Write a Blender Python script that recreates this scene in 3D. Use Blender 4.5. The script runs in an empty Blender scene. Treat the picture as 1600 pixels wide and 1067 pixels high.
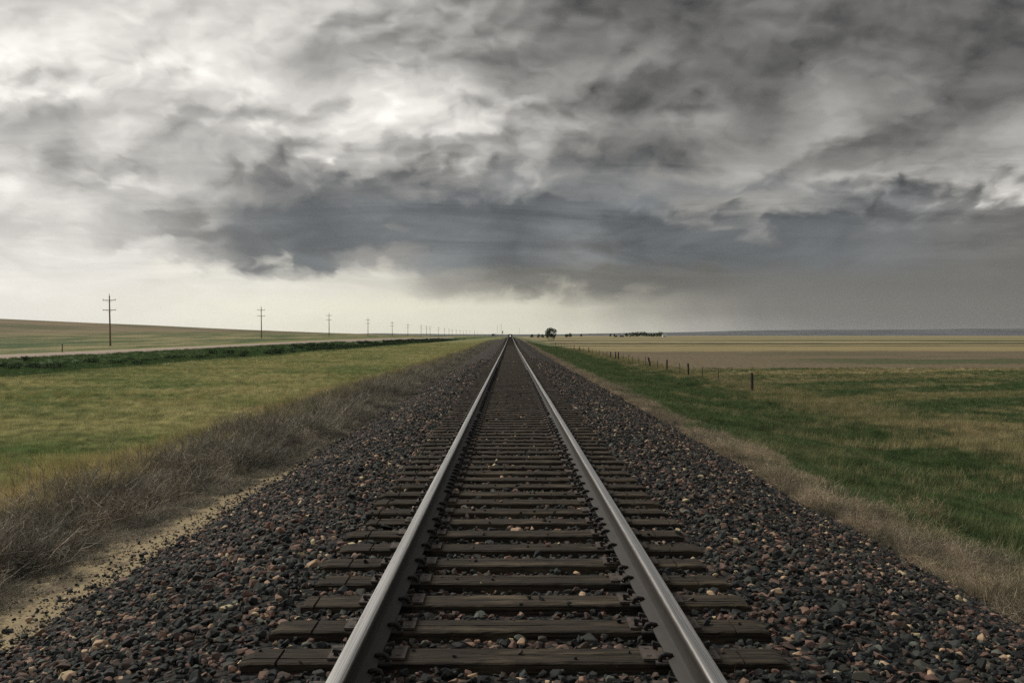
import bpy, bmesh, math, random
import numpy as np
from mathutils import Vector, Matrix

# ---------------------------------------------------------------- camera, sky, sun, exposure
SC = bpy.context.scene
COL = SC.collection
F = 1556.0 / 1600.0                       # focal length in picture widths
CX, CZ = -0.065, 4.0                      # camera x and height; rail head at 2.65
cam_d = bpy.data.cameras.new("camera")
cam_d.sensor_width = 36.0
cam_d.lens = 36.0 * F
cam_d.clip_start = 0.05
cam_d.clip_end = 60000.0
cam = bpy.data.objects.new("camera", cam_d)
COL.objects.link(cam)
cam.location = (CX, 0.0, CZ)
cam.rotation_euler = (math.radians(90.0 - 0.33), 0.0, math.radians(-0.11))
SC.camera = cam

SC.view_settings.view_transform = 'Standard'
SC.view_settings.look = 'None'
SC.view_settings.gamma = 1.0
SC.view_settings.exposure = 0.0
SC.view_settings.use_curve_mapping = False
SC.cycles.use_denoising = False
SC.cycles.adaptive_threshold = 0.007
SC.cycles.max_bounces = 5
SC.cycles.diffuse_bounces = 2
SC.cycles.glossy_bounces = 2
SC.cycles.transmission_bounces = 2


def lin(c):
    c = c / 255.0
    return c / 12.92 if c <= 0.04045 else ((c + 0.055) / 1.055) ** 2.4


def rgb(r, g, b):
    return (lin(r), lin(g), lin(b), 1.0)


class NT:
    """small helper to write node trees"""

    def __init__(self, tree):
        self.t = tree
        self.n = tree.nodes
        self.l = tree.links

    def node(self, kind, **kw):
        nd = self.n.new(kind)
        for k, v in kw.items():
            setattr(nd, k, v)
        return nd

    def put(self, sock, v):
        if hasattr(v, 'is_output') or isinstance(v, bpy.types.NodeSocket):
            self.l.new(v, sock)
        else:
            if sock.type == 'RGBA' and not hasattr(v, '__len__'):
                v = (v, v, v, 1)
            if sock.type == 'VECTOR' and not hasattr(v, '__len__'):
                v = (v, v, v)
            sock.default_value = v

    def math(self, op, a, b=0.0, c=0.0, clamp=False):
        nd = self.node('ShaderNodeMath', operation=op, use_clamp=clamp)
        self.put(nd.inputs[0], a)
        self.put(nd.inputs[1], b)
        self.put(nd.inputs[2], c)
        return nd.outputs[0]

    def vmath(self, op, a, b=(0, 0, 0)):
        nd = self.node('ShaderNodeVectorMath', operation=op)
        self.put(nd.inputs[0], a)
        self.put(nd.inputs[1], b)
        return nd.outputs[0]

    def rng(self, v, a, b, c=0.0, d=1.0, kind='SMOOTHSTEP'):
        nd = self.node('ShaderNodeMapRange', interpolation_type=kind)
        self.put(nd.inputs[0], v)
        nd.inputs[1].default_value = a
        nd.inputs[2].default_value = b
        self.put(nd.inputs[3], c)
        self.put(nd.inputs[4], d)
        return nd.outputs[0]

    def mix(self, f, a, b, blend='MIX'):
        nd = self.node('ShaderNodeMix', data_type='RGBA', blend_type=blend)
        self.put(nd.inputs[0], f)
        self.put(nd.inputs[6], a)
        self.put(nd.inputs[7], b)
        return nd.outputs[2]

    def noise(self, vec, scale, detail=4.0, rough=0.5, dist=0.0, dim='3D', lac=2.0):
        nd = self.node('ShaderNodeTexNoise', noise_dimensions=dim)
        if vec is not None:
            self.put(nd.inputs['Vector'], vec)
        nd.inputs['Scale'].default_value = scale
        nd.inputs['Detail'].default_value = detail
        nd.inputs['Roughness'].default_value = rough
        nd.inputs['Lacunarity'].default_value = lac
        nd.inputs['Distortion'].default_value = dist
        return nd

    def comb(self, x, y, z=0.0):
        nd = self.node('ShaderNodeCombineXYZ')
        self.put(nd.inputs[0], x)
        self.put(nd.inputs[1], y)
        self.put(nd.inputs[2], z)
        return nd.outputs[0]

    def sep(self, v):
        nd = self.node('ShaderNodeSeparateXYZ')
        self.put(nd.inputs[0], v)
        return nd.outputs

    def ramp(self, fac, stops, interp='LINEAR'):
        nd = self.node('ShaderNodeValToRGB')
        cr = nd.color_ramp
        cr.interpolation = interp
        while len(cr.elements) < len(stops):
            cr.elements.new(0.5)
        for e, (p, c) in zip(cr.elements, stops):
            e.position = p
            e.color = c
        self.put(nd.inputs[0], fac)
        return nd.outputs[0]


# brightness of the overcast at points of the sky: rows by elevation (top first), columns by azimuth
SKY_X = list(range(0, 1601, 100))
SKY_Y = [0, 40, 80, 120, 160, 200, 240, 280, 320, 360, 400, 440, 480, 522]
SKY = [
    [190, 203, 218, 214, 206, 192, 182, 172, 142, 126, 105, 110, 112, 105, 104, 104, 108],
    [212, 228, 215, 226, 218, 176, 168, 166, 146, 120, 120, 108, 110, 104, 112, 100, 104],
    [232, 226, 226, 232, 216, 172, 170, 166, 134, 130, 128, 112, 108, 106, 116, 104, 104],
    [226, 222, 216, 214, 226, 190, 216, 172, 134, 150, 108, 116, 112, 132, 122, 106, 108],
    [200, 190, 204, 206, 216, 214, 220, 214, 184, 146, 114, 140, 110, 146, 122, 112, 116],
    [178, 172, 204, 178, 190, 206, 214, 218, 172, 136, 112, 132, 130, 158, 108, 134, 150],
    [198, 176, 206, 172, 180, 164, 168, 190, 156, 128, 122, 134, 150, 126, 128, 150, 156],
    [218, 166, 178, 186, 142, 124, 122, 144, 128, 122, 126, 132, 128, 168, 172, 192, 190],
    [216, 206, 184, 168, 120, 110, 122, 112, 102, 108, 124, 148, 154, 138, 128, 126, 120],
    [200, 204, 172, 136, 110, 106, 118, 118, 106, 128, 108, 108, 102, 108, 114, 115, 118],
    [216, 222, 216, 176, 120, 124, 156, 128, 102, 132, 112, 108, 114, 119, 120, 118, 117],
    [226, 220, 216, 222, 216, 206, 200, 148, 112, 112, 112, 114, 120, 119, 118, 118, 117],
    [223, 224, 225, 226, 226, 222, 218, 214, 209, 188, 160, 136, 122, 120, 118, 117, 116],
    [226, 226, 227, 226, 226, 222, 218, 216, 212, 204, 190, 164, 138, 124, 120, 117, 115],
]


def sky_tint(x, y, L):
    def s(a, b, v):
        t = min(1, max(0, (v - a) / (b - a)))
        return t * t * (3 - 2 * t)
    cream = s(400, 480, y) * (1 - s(900, 1250, x)) * s(-200, 650, x)
    blue = s(240, 320, y) * (1 - s(400, 450, y)) * s(250, 450, x) * (1 - s(1300, 1600, x)) * (1 - s(118, 150, L))
    low = s(380, 450, y) * s(950, 1200, x)
    r = 1.0 + 0.01 * cream - 0.028 * blue
    g = 0.985 + 0.008 * cream + 0.010 * blue
    b = 0.955 - 0.045 * cream - 0.010 * low + 0.055 * blue
    return r, g, b


world = bpy.data.worlds.new("World")
SC.world = world
world.use_nodes = True
wt = world.node_tree
wt.nodes.clear()
W = NT(wt)
SUN_EL, SUN_AZ = math.radians(44.0), math.radians(-58.0)      # azimuth from +Y, negative = left
tc = W.node('ShaderNodeTexCoord')
dx, dy, dz = W.sep(tc.outputs['Generated'])
yy = W.math('MAXIMUM', dy, 0.4)
u = W.math('DIVIDE', dx, yy)
v = W.math('DIVIDE', dz, yy)
vc = W.math('MAXIMUM', v, 0.0)
# coordinates on a flat cloud deck, for shapes that flatten towards the horizon
vh = W.math('ADD', vc, 0.16)
deck = W.comb(W.math('DIVIDE', u, vh), W.math('DIVIDE', 0.42, vh), 0.0)
pic = W.comb(u, W.math('MULTIPLY', vc, 1.7), 0.0)
n_big = W.noise(deck, 2.1, 9.0, 0.58)
pic3 = W.vmath('ADD', pic, W.vmath('MULTIPLY', W.vmath('SUBTRACT', n_big.outputs['Color'], (0.5, 0.5, 0.5)), (0.12, 0.07, 0.0)))
n_w2 = W.noise(W.vmath('ADD', pic3, (7.7, 0.6, 9.0)), 8.0, 9.0, 0.57)
w1 = W.vmath('SUBTRACT', n_big.outputs['Color'], (0.5, 0.5, 0.5))
w2 = W.vmath('SUBTRACT', n_w2.outputs['Color'], (0.5, 0.5, 0.5))
w1x, w1y, _ = W.sep(w1)
w2x, w2y, _ = W.sep(w2)
amp = W.rng(v, 0.0, 0.10, 0.12, 1.0)
calm = W.math('MULTIPLY', W.rng(u, 0.12, 0.32, 0.0, 1.0), W.rng(v, 0.05, 0.12, 1.0, 0.0))
amp = W.math('MULTIPLY', amp, W.math('SUBTRACT', 1.0, W.math('MULTIPLY', calm, 0.8)))
# heaped cloud relief: the same noise read again a little towards the light, bright where it falls away
cells = W.node('ShaderNodeTexVoronoi', feature='SMOOTH_F1')
cells.inputs['Scale'].default_value = 9.0
cells.inputs['Detail'].default_value = 3.0
cells.inputs['Roughness'].default_value = 0.55
cells.inputs['Smoothness'].default_value = 0.38
cellv = W.vmath('ADD', pic3, W.vmath('MULTIPLY', w2, (0.07, 0.05, 0.0)))
W.put(cells.inputs['Vector'], cellv)
cells2 = W.node('ShaderNodeTexVoronoi', feature='SMOOTH_F1')
for k in ('Scale', 'Detail', 'Roughness', 'Smoothness'):
    cells2.inputs[k].default_value = cells.inputs[k].default_value
W.put(cells2.inputs['Vector'], W.vmath('ADD', cellv, (-0.010, 0.022, 0.0)))
relief = W.math('SUBTRACT', cells2.outputs['Distance'], cells.outputs['Distance'])
big1 = W.node('ShaderNodeTexVoronoi', feature='SMOOTH_F1')
big2 = W.node('ShaderNodeTexVoronoi', feature='SMOOTH_F1')
bigv = W.vmath('ADD', W.vmath('ADD', pic3, (5.0, 2.0, 0.0)), W.vmath('MULTIPLY', w2, (0.12, 0.10, 0.0)))
for q, sh in ((big1, (0, 0, 0)), (big2, (-0.016, 0.036, 0.0))):
    q.inputs['Scale'].default_value = 4.2
    q.inputs['Detail'].default_value = 2.0
    q.inputs['Roughness'].default_value = 0.5
    q.inputs['Smoothness'].default_value = 0.35
    W.put(q.inputs['Vector'], W.vmath('ADD', bigv, sh))
rel_big = W.math('SUBTRACT', big2.outputs['Distance'], big1.outputs['Distance'])
heap = W.math('ADD', W.math('MULTIPLY', relief, 1.15), W.math('MULTIPLY', rel_big, 1.0))
uu = W.math('ADD', u, W.math('MULTIPLY', amp, W.math('ADD', W.math('MULTIPLY', w1x, 0.07), W.math('MULTIPLY', w2x, 0.055))))
vv = W.math('ADD', v, W.math('MULTIPLY', amp, W.math('ADD', W.math('MULTIPLY', w1y, 0.032), W.math('ADD', W.math('MULTIPLY', w2y, W.rng(v, 0.07, 0.24, 0.036, 0.068)), W.math('ADD', W.math('MULTIPLY', relief, 0.045), W.math('MULTIPLY', rel_big, 0.02))))))
vfac = W.math('DIVIDE', W.math('SUBTRACT', 524.5 / 1556, vv), 524.5 / 1556, clamp=True)     # 0 top row .. 1 horizon
cur = None
for i, sx in enumerate(SKY_X):
    stops = []
    for j, sy in enumerate(SKY_Y):
        L = SKY[j][i]
        if j <= 11:
            L = max(88.0, 160.0 + (L - 160.0) * (1.10 if L > 160 else 1.12))
        L += (9.0 if j > 10 and i < 10 else 0.0) + max(0.0, 7.0 - 1.5 * i) * (j <= 10)
        r, g, b = sky_tint(sx, sy, L)
        stops.append((sy / 524.5, rgb(min(251, L * r), min(251, L * g), min(250, L * b))))
    c = W.ramp(vfac, stops, 'EASE')
    if cur is None:
        cur = c
    else:
        a = (SKY_X[i - 1] - 797) / 1556
        b_ = (sx - 797) / 1556
        cur = W.mix(W.rng(uu, a, b_), cur, c)
# billows and streaks inside the masses
n_b = W.noise(W.vmath('ADD', pic3, W.vmath('MULTIPLY', w1, (0.10, 0.10, 0.0))), 9.0, 10.0, 0.62, 0.3)
n_s = W.noise(W.comb(W.math('MULTIPLY', W.math('ADD', u, W.math('MULTIPLY', vc, 0.35)), 4.5), W.math('MULTIPLY', vc, 30.0), 2.0), 1.0, 8.0, 0.62, 0.6)
heap_w = W.math('MULTIPLY', W.rng(v, 0.10, 0.17, 0.25, 1.0), 1.0)
bill = W.math('ADD', W.math('MULTIPLY', W.math('SUBTRACT', n_b.outputs[0], 0.5), 0.66), W.math('MULTIPLY', heap, heap_w))
strk = W.math('MULTIPLY', W.math('MULTIPLY', W.math('SUBTRACT', W.rng(n_s.outputs[0], 0.36, 0.63), 0.5), 0.34), W.math('MULTIPLY', W.rng(v, 0.24, 0.14, 0.25, 1.0), W.rng(v, 0.03, 0.06, 0.3, 1.0)))
mod = W.math('MULTIPLY', W.math('MULTIPLY', W.math('ADD', bill, strk), amp), W.rng(u, -0.30, -0.02, 0.55, 1.0))
cur = W.mix(1.0, cur, W.comb(*(W.math('ADD', 1.0, mod),) * 3), 'MULTIPLY')
# faint rain shafts below the cloud base on the right
shaft = W.noise(W.comb(W.math('MULTIPLY', W.math('ADD', u, W.math('MULTIPLY', v, 0.45)), 42.0), W.math('MULTIPLY', v, 2.0), 7.0), 1.0, 4.0, 0.5).outputs[0]
shaft_w = W.math('MULTIPLY', W.rng(v, 0.062, 0.035), W.math('MULTIPLY', W.rng(u, 0.02, 0.08), W.rng(u, 0.36, 0.24)))
shaft_m = W.math('ADD', 1.0, W.math('MULTIPLY', W.math('MULTIPLY', W.math('SUBTRACT', shaft, 0.5), 0.17), shaft_w))
cur = W.mix(1.0, cur, W.comb(shaft_m, shaft_m, shaft_m), 'MULTIPLY')
# above the picture: an even bright overcast
zen = W.rng(v, 0.36, 0.9)
cur = W.mix(zen, cur, (0.46, 0.46, 0.46, 1.0))
sky = W.node('ShaderNodeTexSky', sky_type='NISHITA')
sky.sun_disc = False
sky.sun_elevation = SUN_EL
sky.sun_rotation = SUN_AZ
blue = W.mix(1.0, sky.outputs[0], (0.12, 0.12, 0.12, 1.0), 'MULTIPLY')
cur = W.mix(0.98, blue, cur)                     # thin share of open sky behind the cloud
bg = W.node('ShaderNodeBackground')
W.put(bg.inputs[0], cur)
bg.inputs[1].default_value = 1.0
wo = W.node('ShaderNodeOutputWorld')
W.l.new(bg.outputs[0], wo.inputs[0])
world.cycles.sampling_method = 'MANUAL'
world.cycles.sample_map_resolution = 512

sun_d = bpy.data.lights.new("sun", 'SUN')
sun_d.energy = 3.6
sun_d.angle = math.radians(9.0)
sun_d.color = (1.0, 0.95, 0.86)
sun = bpy.data.objects.new("sun", sun_d)
COL.objects.link(sun)
sdir = Vector((math.sin(SUN_AZ) * math.cos(SUN_EL), math.cos(SUN_AZ) * math.cos(SUN_EL), math.sin(SUN_EL)))
sun.rotation_euler = sdir.to_track_quat('Z', 'Y').to_euler()
sun.location = (-20, 10, 30)

# ---------------------------------------------------------------- helpers
RNG = np.random.default_rng(7)
random.seed(7)


def tag(o, label=None, cat=None, group=None, kind=None):
    if label:
        o["label"] = label
    if cat:
        o["category"] = cat
    if group:
        o["group"] = group
    if kind:
        o["kind"] = kind
    return o


def empty(name, loc=(0, 0, 0), rz=0.0):
    o = bpy.data.objects.new(name, None)
    COL.objects.link(o)
    o.location = loc
    o.rotation_euler = (0, 0, rz)
    o.empty_display_size = 0.2
    return o


def mesh_obj(name, verts, faces, mats, parent=None, smooth=False, midx=None, link=True):
    me = bpy.data.meshes.new(name)
    me.from_pydata([tuple(map(float, v)) for v in verts], [], faces)
    for m in (mats if isinstance(mats, (list, tuple)) else [mats]):
        me.materials.append(m)
    if midx is not None:
        me.polygons.foreach_set('material_index', midx)
    if smooth:
        me.polygons.foreach_set('use_smooth', [True] * len(me.polygons))
    me.update()
    o = bpy.data.objects.new(name, me)
    if link:
        COL.objects.link(o)
    if parent:
        o.parent = parent
    return o


def np_mesh(name, verts, quads, mat, smooth=False, link=True, parent=None):
    """fast mesh from arrays; quads (n,4) or tris (n,3)"""
    verts = np.asarray(verts, dtype=np.float32)
    quads = np.asarray(quads, dtype=np.int32)
    k = quads.shape[1]
    me = bpy.data.meshes.new(name)
    me.vertices.add(len(verts))
    me.vertices.foreach_set('co', verts.ravel())
    me.loops.add(quads.size)
    me.loops.foreach_set('vertex_index', quads.ravel())
    me.polygons.add(len(quads))
    me.polygons.foreach_set('loop_start', np.arange(0, quads.size, k, dtype=np.int32))
    me.polygons.foreach_set('loop_total', np.full(len(quads), k, dtype=np.int32))
    if smooth:
        me.polygons.foreach_set('use_smooth', np.ones(len(quads), dtype=bool))
    me.materials.append(mat)
    me.update(calc_edges=True)
    me.validate()
    o = bpy.data.objects.new(name, me)
    if link:
        COL.objects.link(o)
    if parent:
        o.parent = parent
    return o


class MB:
    """collects boxes, tubes and prisms into one mesh"""

    def __init__(self):
        self.v, self.f = [], []

    def add(self, vs, fs):
        b = len(self.v)
        self.v += [tuple(p) for p in vs]
        self.f += [tuple(i + b for i in f) for f in fs]

    def box(self, x0, x1, y0, y1, z0, z1, M=None):
        vs = [Vector((x, y, z)) for x in (x0, x1) for y in (y0, y1) for z in (z0, z1)]
        if M is not None:
            vs = [M @ p for p in vs]
        self.add(vs, [(0, 1, 3, 2), (4, 6, 7, 5), (0, 4, 5, 1), (2, 3, 7, 6), (0, 2, 6, 4), (1, 5, 7, 3)])

    def bar(self, a, b, r0, r1=None, n=8, wob=0.0):
        r1 = r0 if r1 is None else r1
        a, b = Vector(a), Vector(b)
        d = (b - a).normalized()
        s = d.orthogonal().normalized()
        t = d.cross(s)
        vs = []
        for p, r in ((a, r0), (b, r1)):
            for k in range(n):
                q = 2 * math.pi * k / n
                rr = r * (1 + random.uniform(-wob, wob))
                vs.append(p + s * rr * math.cos(q) + t * rr * math.sin(q))
        fs = [(k, (k + 1) % n, n + (k + 1) % n, n + k) for k in range(n)]
        fs += [tuple(range(n - 1, -1, -1)), tuple(range(n, 2 * n))]
        self.add(vs, fs)

    def tube(self, pts, rads, n=6):
        pts = [Vector(p) for p in pts]
        rings = []
        for i, p in enumerate(pts):
            d = (pts[min(i + 1, len(pts) - 1)] - pts[max(i - 1, 0)]).normalized()
            s = d.cross(Vector((0.31, 0.87, 0.11))).normalized()
            t = d.cross(s)
            rings.append([p + (s * math.cos(2 * math.pi * k / n) + t * math.sin(2 * math.pi * k / n)) * rads[i] for k in range(n)])
        vs = [q for r in rings for q in r]
        fs = []
        for i in range(len(pts) - 1):
            for k in range(n):
                fs.append((i * n + k, i * n + (k + 1) % n, (i + 1) * n + (k + 1) % n, (i + 1) * n + k))
        fs += [tuple(range(n - 1, -1, -1)), tuple((len(pts) - 1) * n + k for k in range(n))]
        self.add(vs, fs)

    def build(self, name, mat, parent=None, smooth=False, link=True):
        return mesh_obj(name, self.v, self.f, mat, parent, smooth, link=link)


def sm(a, b, x):
    t = np.clip((x - a) / (b - a), 0, 1)
    return t * t * (3 - 2 * t)


_G = RNG.normal(size=(64, 64))


def vnoise(x, y, s):
    """smooth value noise, about -1..1, wavelength s"""
    x, y = np.asarray(x, float) / s, np.asarray(y, float) / s
    xi, yi = np.floor(x).astype(int), np.floor(y).astype(int)
    fx, fy = x - xi, y - yi
    fx, fy = fx * fx * (3 - 2 * fx), fy * fy * (3 - 2 * fy)
    g = lambda a, b: _G[a % 64, b % 64]
    return 0.6 * ((g(xi, yi) * (1 - fx) + g(xi + 1, yi) * fx) * (1 - fy) + (g(xi, yi + 1) * (1 - fx) + g(xi + 1, yi + 1) * fx) * fy)


# ---------------------------------------------------------------- heights
def track_p(y):
    """rise of the track towards a crest about 400 m off, and its fall beyond"""
    return 0.85 * sm(90, 400, y) - 2.85 * sm(425, 650, y)


def ground_z(x, y):
    x, y = np.asarray(x, float), np.asarray(y, float)
    z = np.full(np.broadcast(x, y).shape, 1.42)
    # right-hand side falls away from the ballast
    z = np.where(x > 0, 1.50 - 0.62 * sm(4.2, 7.2, x) - 0.48 * sm(7.0, 11.0, x) + 0.12 * sm(11.5, 15.0, x), z)
    z = np.where(x > 0, z + 2.7 * sm(500, 2600, y) * sm(10, 200, x) + 0.35 * sm(150, 700, y), z)
    z = np.where(x < 0, 1.58 - 0.14 * sm(4.8, 8.0, -x), z)
    # swale beside the road, road bank, rise at the power line, long hill behind
    z = z - np.where(x < 0, 0.75 * sm(-29, -38, x) * sm(-56.0, -49, x), 0)
    q = 2.5 * sm(80, 430, y)
    z = z + np.where(x < 0, q * sm(40, 85, -x), 0)
    R = np.interp(y, [-200, 0, 300, 585, 900, 1176, 1472, 1800, 2400], [18, 18, 16.4, 14.4, 11.8, 9.6, 7.2, 5.2, 4.0])
    t = np.clip((-x - 88) / 225.0, 0, 1)
    z = z + np.where(x < 0, np.maximum(R - 1.5 - q, 0) * (0.35 * t * t * (3 - 2 * t) + 0.65 * t), 0)
    # small unevenness
    far = sm(3, 9, np.abs(x))
    z = z + far * (0.05 * vnoise(x, y, 2.3) + 0.07 * vnoise(x + 31, y, 7.0) * sm(6, 12, np.abs(x))) * (1 - sm(-57 + 12, -57, x) * 0 - np.where((x < -53) & (x > -67), 0.95, 0))
    z = z + 0.13 * vnoise(x + 7, y, 3.1) * sm(6.5, 8.5, x) * (1 - sm(19, 24, x))
    z = z + 0.25 * vnoise(x, y, 90.0) * sm(120, 300, y) * np.where((x < -50) & (x > -70), 0, 1) * sm(12, 40, np.abs(x))
    w = 1 - sm(6, 16, np.abs(x))
    return z + track_p(y) * w


def bed_z(x, y):
    """ballast surface"""
    a = np.abs(np.asarray(x, float))
    z = np.interp(a, [0, 1.62, 2.0, 4.25, 4.7], [2.395, 2.40, 2.36, 1.53, 1.33])
    zl = np.interp(a, [0, 1.62, 2.0, 3.92, 4.7], [2.395, 2.40, 2.36, 1.56, 1.20])
    z = np.where(np.asarray(x, float) < 0, zl, z)
    return z + track_p(y) + 0.012 * vnoise(x, y, 0.35) + 0.02 * vnoise(x, y + 9, 1.1) * (a > 1.4)


# ---------------------------------------------------------------- materials
def new_mat(name, rough=0.9, spec=0.25, metal=0.0):
    m = bpy.data.materials.new(name)
    m.use_nodes = True
    n = NT(m.node_tree)
    b = m.node_tree.nodes['Principled BSDF']
    b.inputs['Roughness'].default_value = rough
    b.inputs['Specular IOR Level'].default_value = spec
    b.inputs['Metallic'].default_value = metal
    return m, n, b


def world_pos(n):
    return n.node('ShaderNodeNewGeometry').outputs['Position']


def bump(n, b, h, strength=0.5, dist=0.02):
    nd = n.node('ShaderNodeBump')
    nd.inputs['Strength'].default_value = strength
    nd.inputs['Distance'].default_value = dist
    n.put(nd.inputs['Height'], h)
    n.put(b.inputs['Normal'], nd.outputs[0])


def simple_mat(name, col, rough=0.85, var=0.25, scale=8.0, metal=0.0, spec=0.25, bmp=0.0):
    m, n, b = new_mat(name, rough, spec, metal)
    tcn = n.node('ShaderNodeTexCoord').outputs['Object']
    nz = n.noise(tcn, scale, 6.0, 0.6)
    lo = tuple(c * (1 - var) for c in col[:3]) + (1,)
    hi = tuple(c * (1 + var) for c in col[:3]) + (1,)
    n.put(b.inputs['Base Color'], n.mix(n.rng(nz.outputs[0], 0.3, 0.7), lo, hi))
    if bmp:
        bump(n, b, nz.outputs[0], bmp, 0.01)
    return m


STONE_STOPS = [(0.0, (0.006, 0.0075, 0.007, 1)), (0.32, (0.013, 0.016, 0.0145, 1)), (0.52, (0.026, 0.029, 0.024, 1)),
               (0.62, (0.048, 0.031, 0.023, 1)), (0.73, (0.098, 0.057, 0.042, 1)), (0.82, (0.034, 0.033, 0.025, 1)),
               (0.88, (0.17, 0.105, 0.074, 1)), (0.935, (0.075, 0.080, 0.064, 1)), (0.962, (0.32, 0.22, 0.14, 1)), (0.986, (0.38, 0.31, 0.18, 1))]


def make_stone():
    m, n, b = new_mat("ballast_stone", 0.82, 0.3)
    oi = n.node('ShaderNodeObjectInfo').outputs['Random']
    c = n.ramp(oi, STONE_STOPS, 'CONSTANT')
    pos = world_pos(n)
    nz = n.noise(pos, 45.0, 5.0, 0.65)
    c = n.mix(1.0, c, n.mix(nz.outputs[0], (0.55, 0.55, 0.55, 1), (1.5, 1.5, 1.5, 1)), 'MULTIPLY')
    n.put(b.inputs['Base Color'], c)
    bump(n, b, nz.outputs[0], 0.5, 0.006)
    return m


def make_bed():
    m, n, b = new_mat("ballast_bed", 0.9, 0.2)
    pos = world_pos(n)
    vo = n.node('ShaderNodeTexVoronoi', feature='F1')
    vo.inputs['Scale'].default_value = 21.0
    n.put(vo.inputs['Vector'], pos)
    r, g, bl = n.sep(vo.outputs['Color'])
    c = n.ramp(r, STONE_STOPS, 'CONSTANT')
    big = n.noise(pos, 0.55, 5.0, 0.6).outputs[0]
    c = n.mix(n.rng(big, 0.35, 0.7, 0.0, 0.45), c, (0.030, 0.026, 0.024, 1))
    c = n.mix(1.0, c, (0.60, 0.60, 0.60, 1), 'MULTIPLY')
    n.put(b.inputs['Base Color'], c)
    h = n.math('SUBTRACT', 1.0, n.math('MULTIPLY', vo.outputs['Distance'], 1.4))
    bump(n, b, n.math('ADD', h, g), 0.9, 0.03)
    return m


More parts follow.
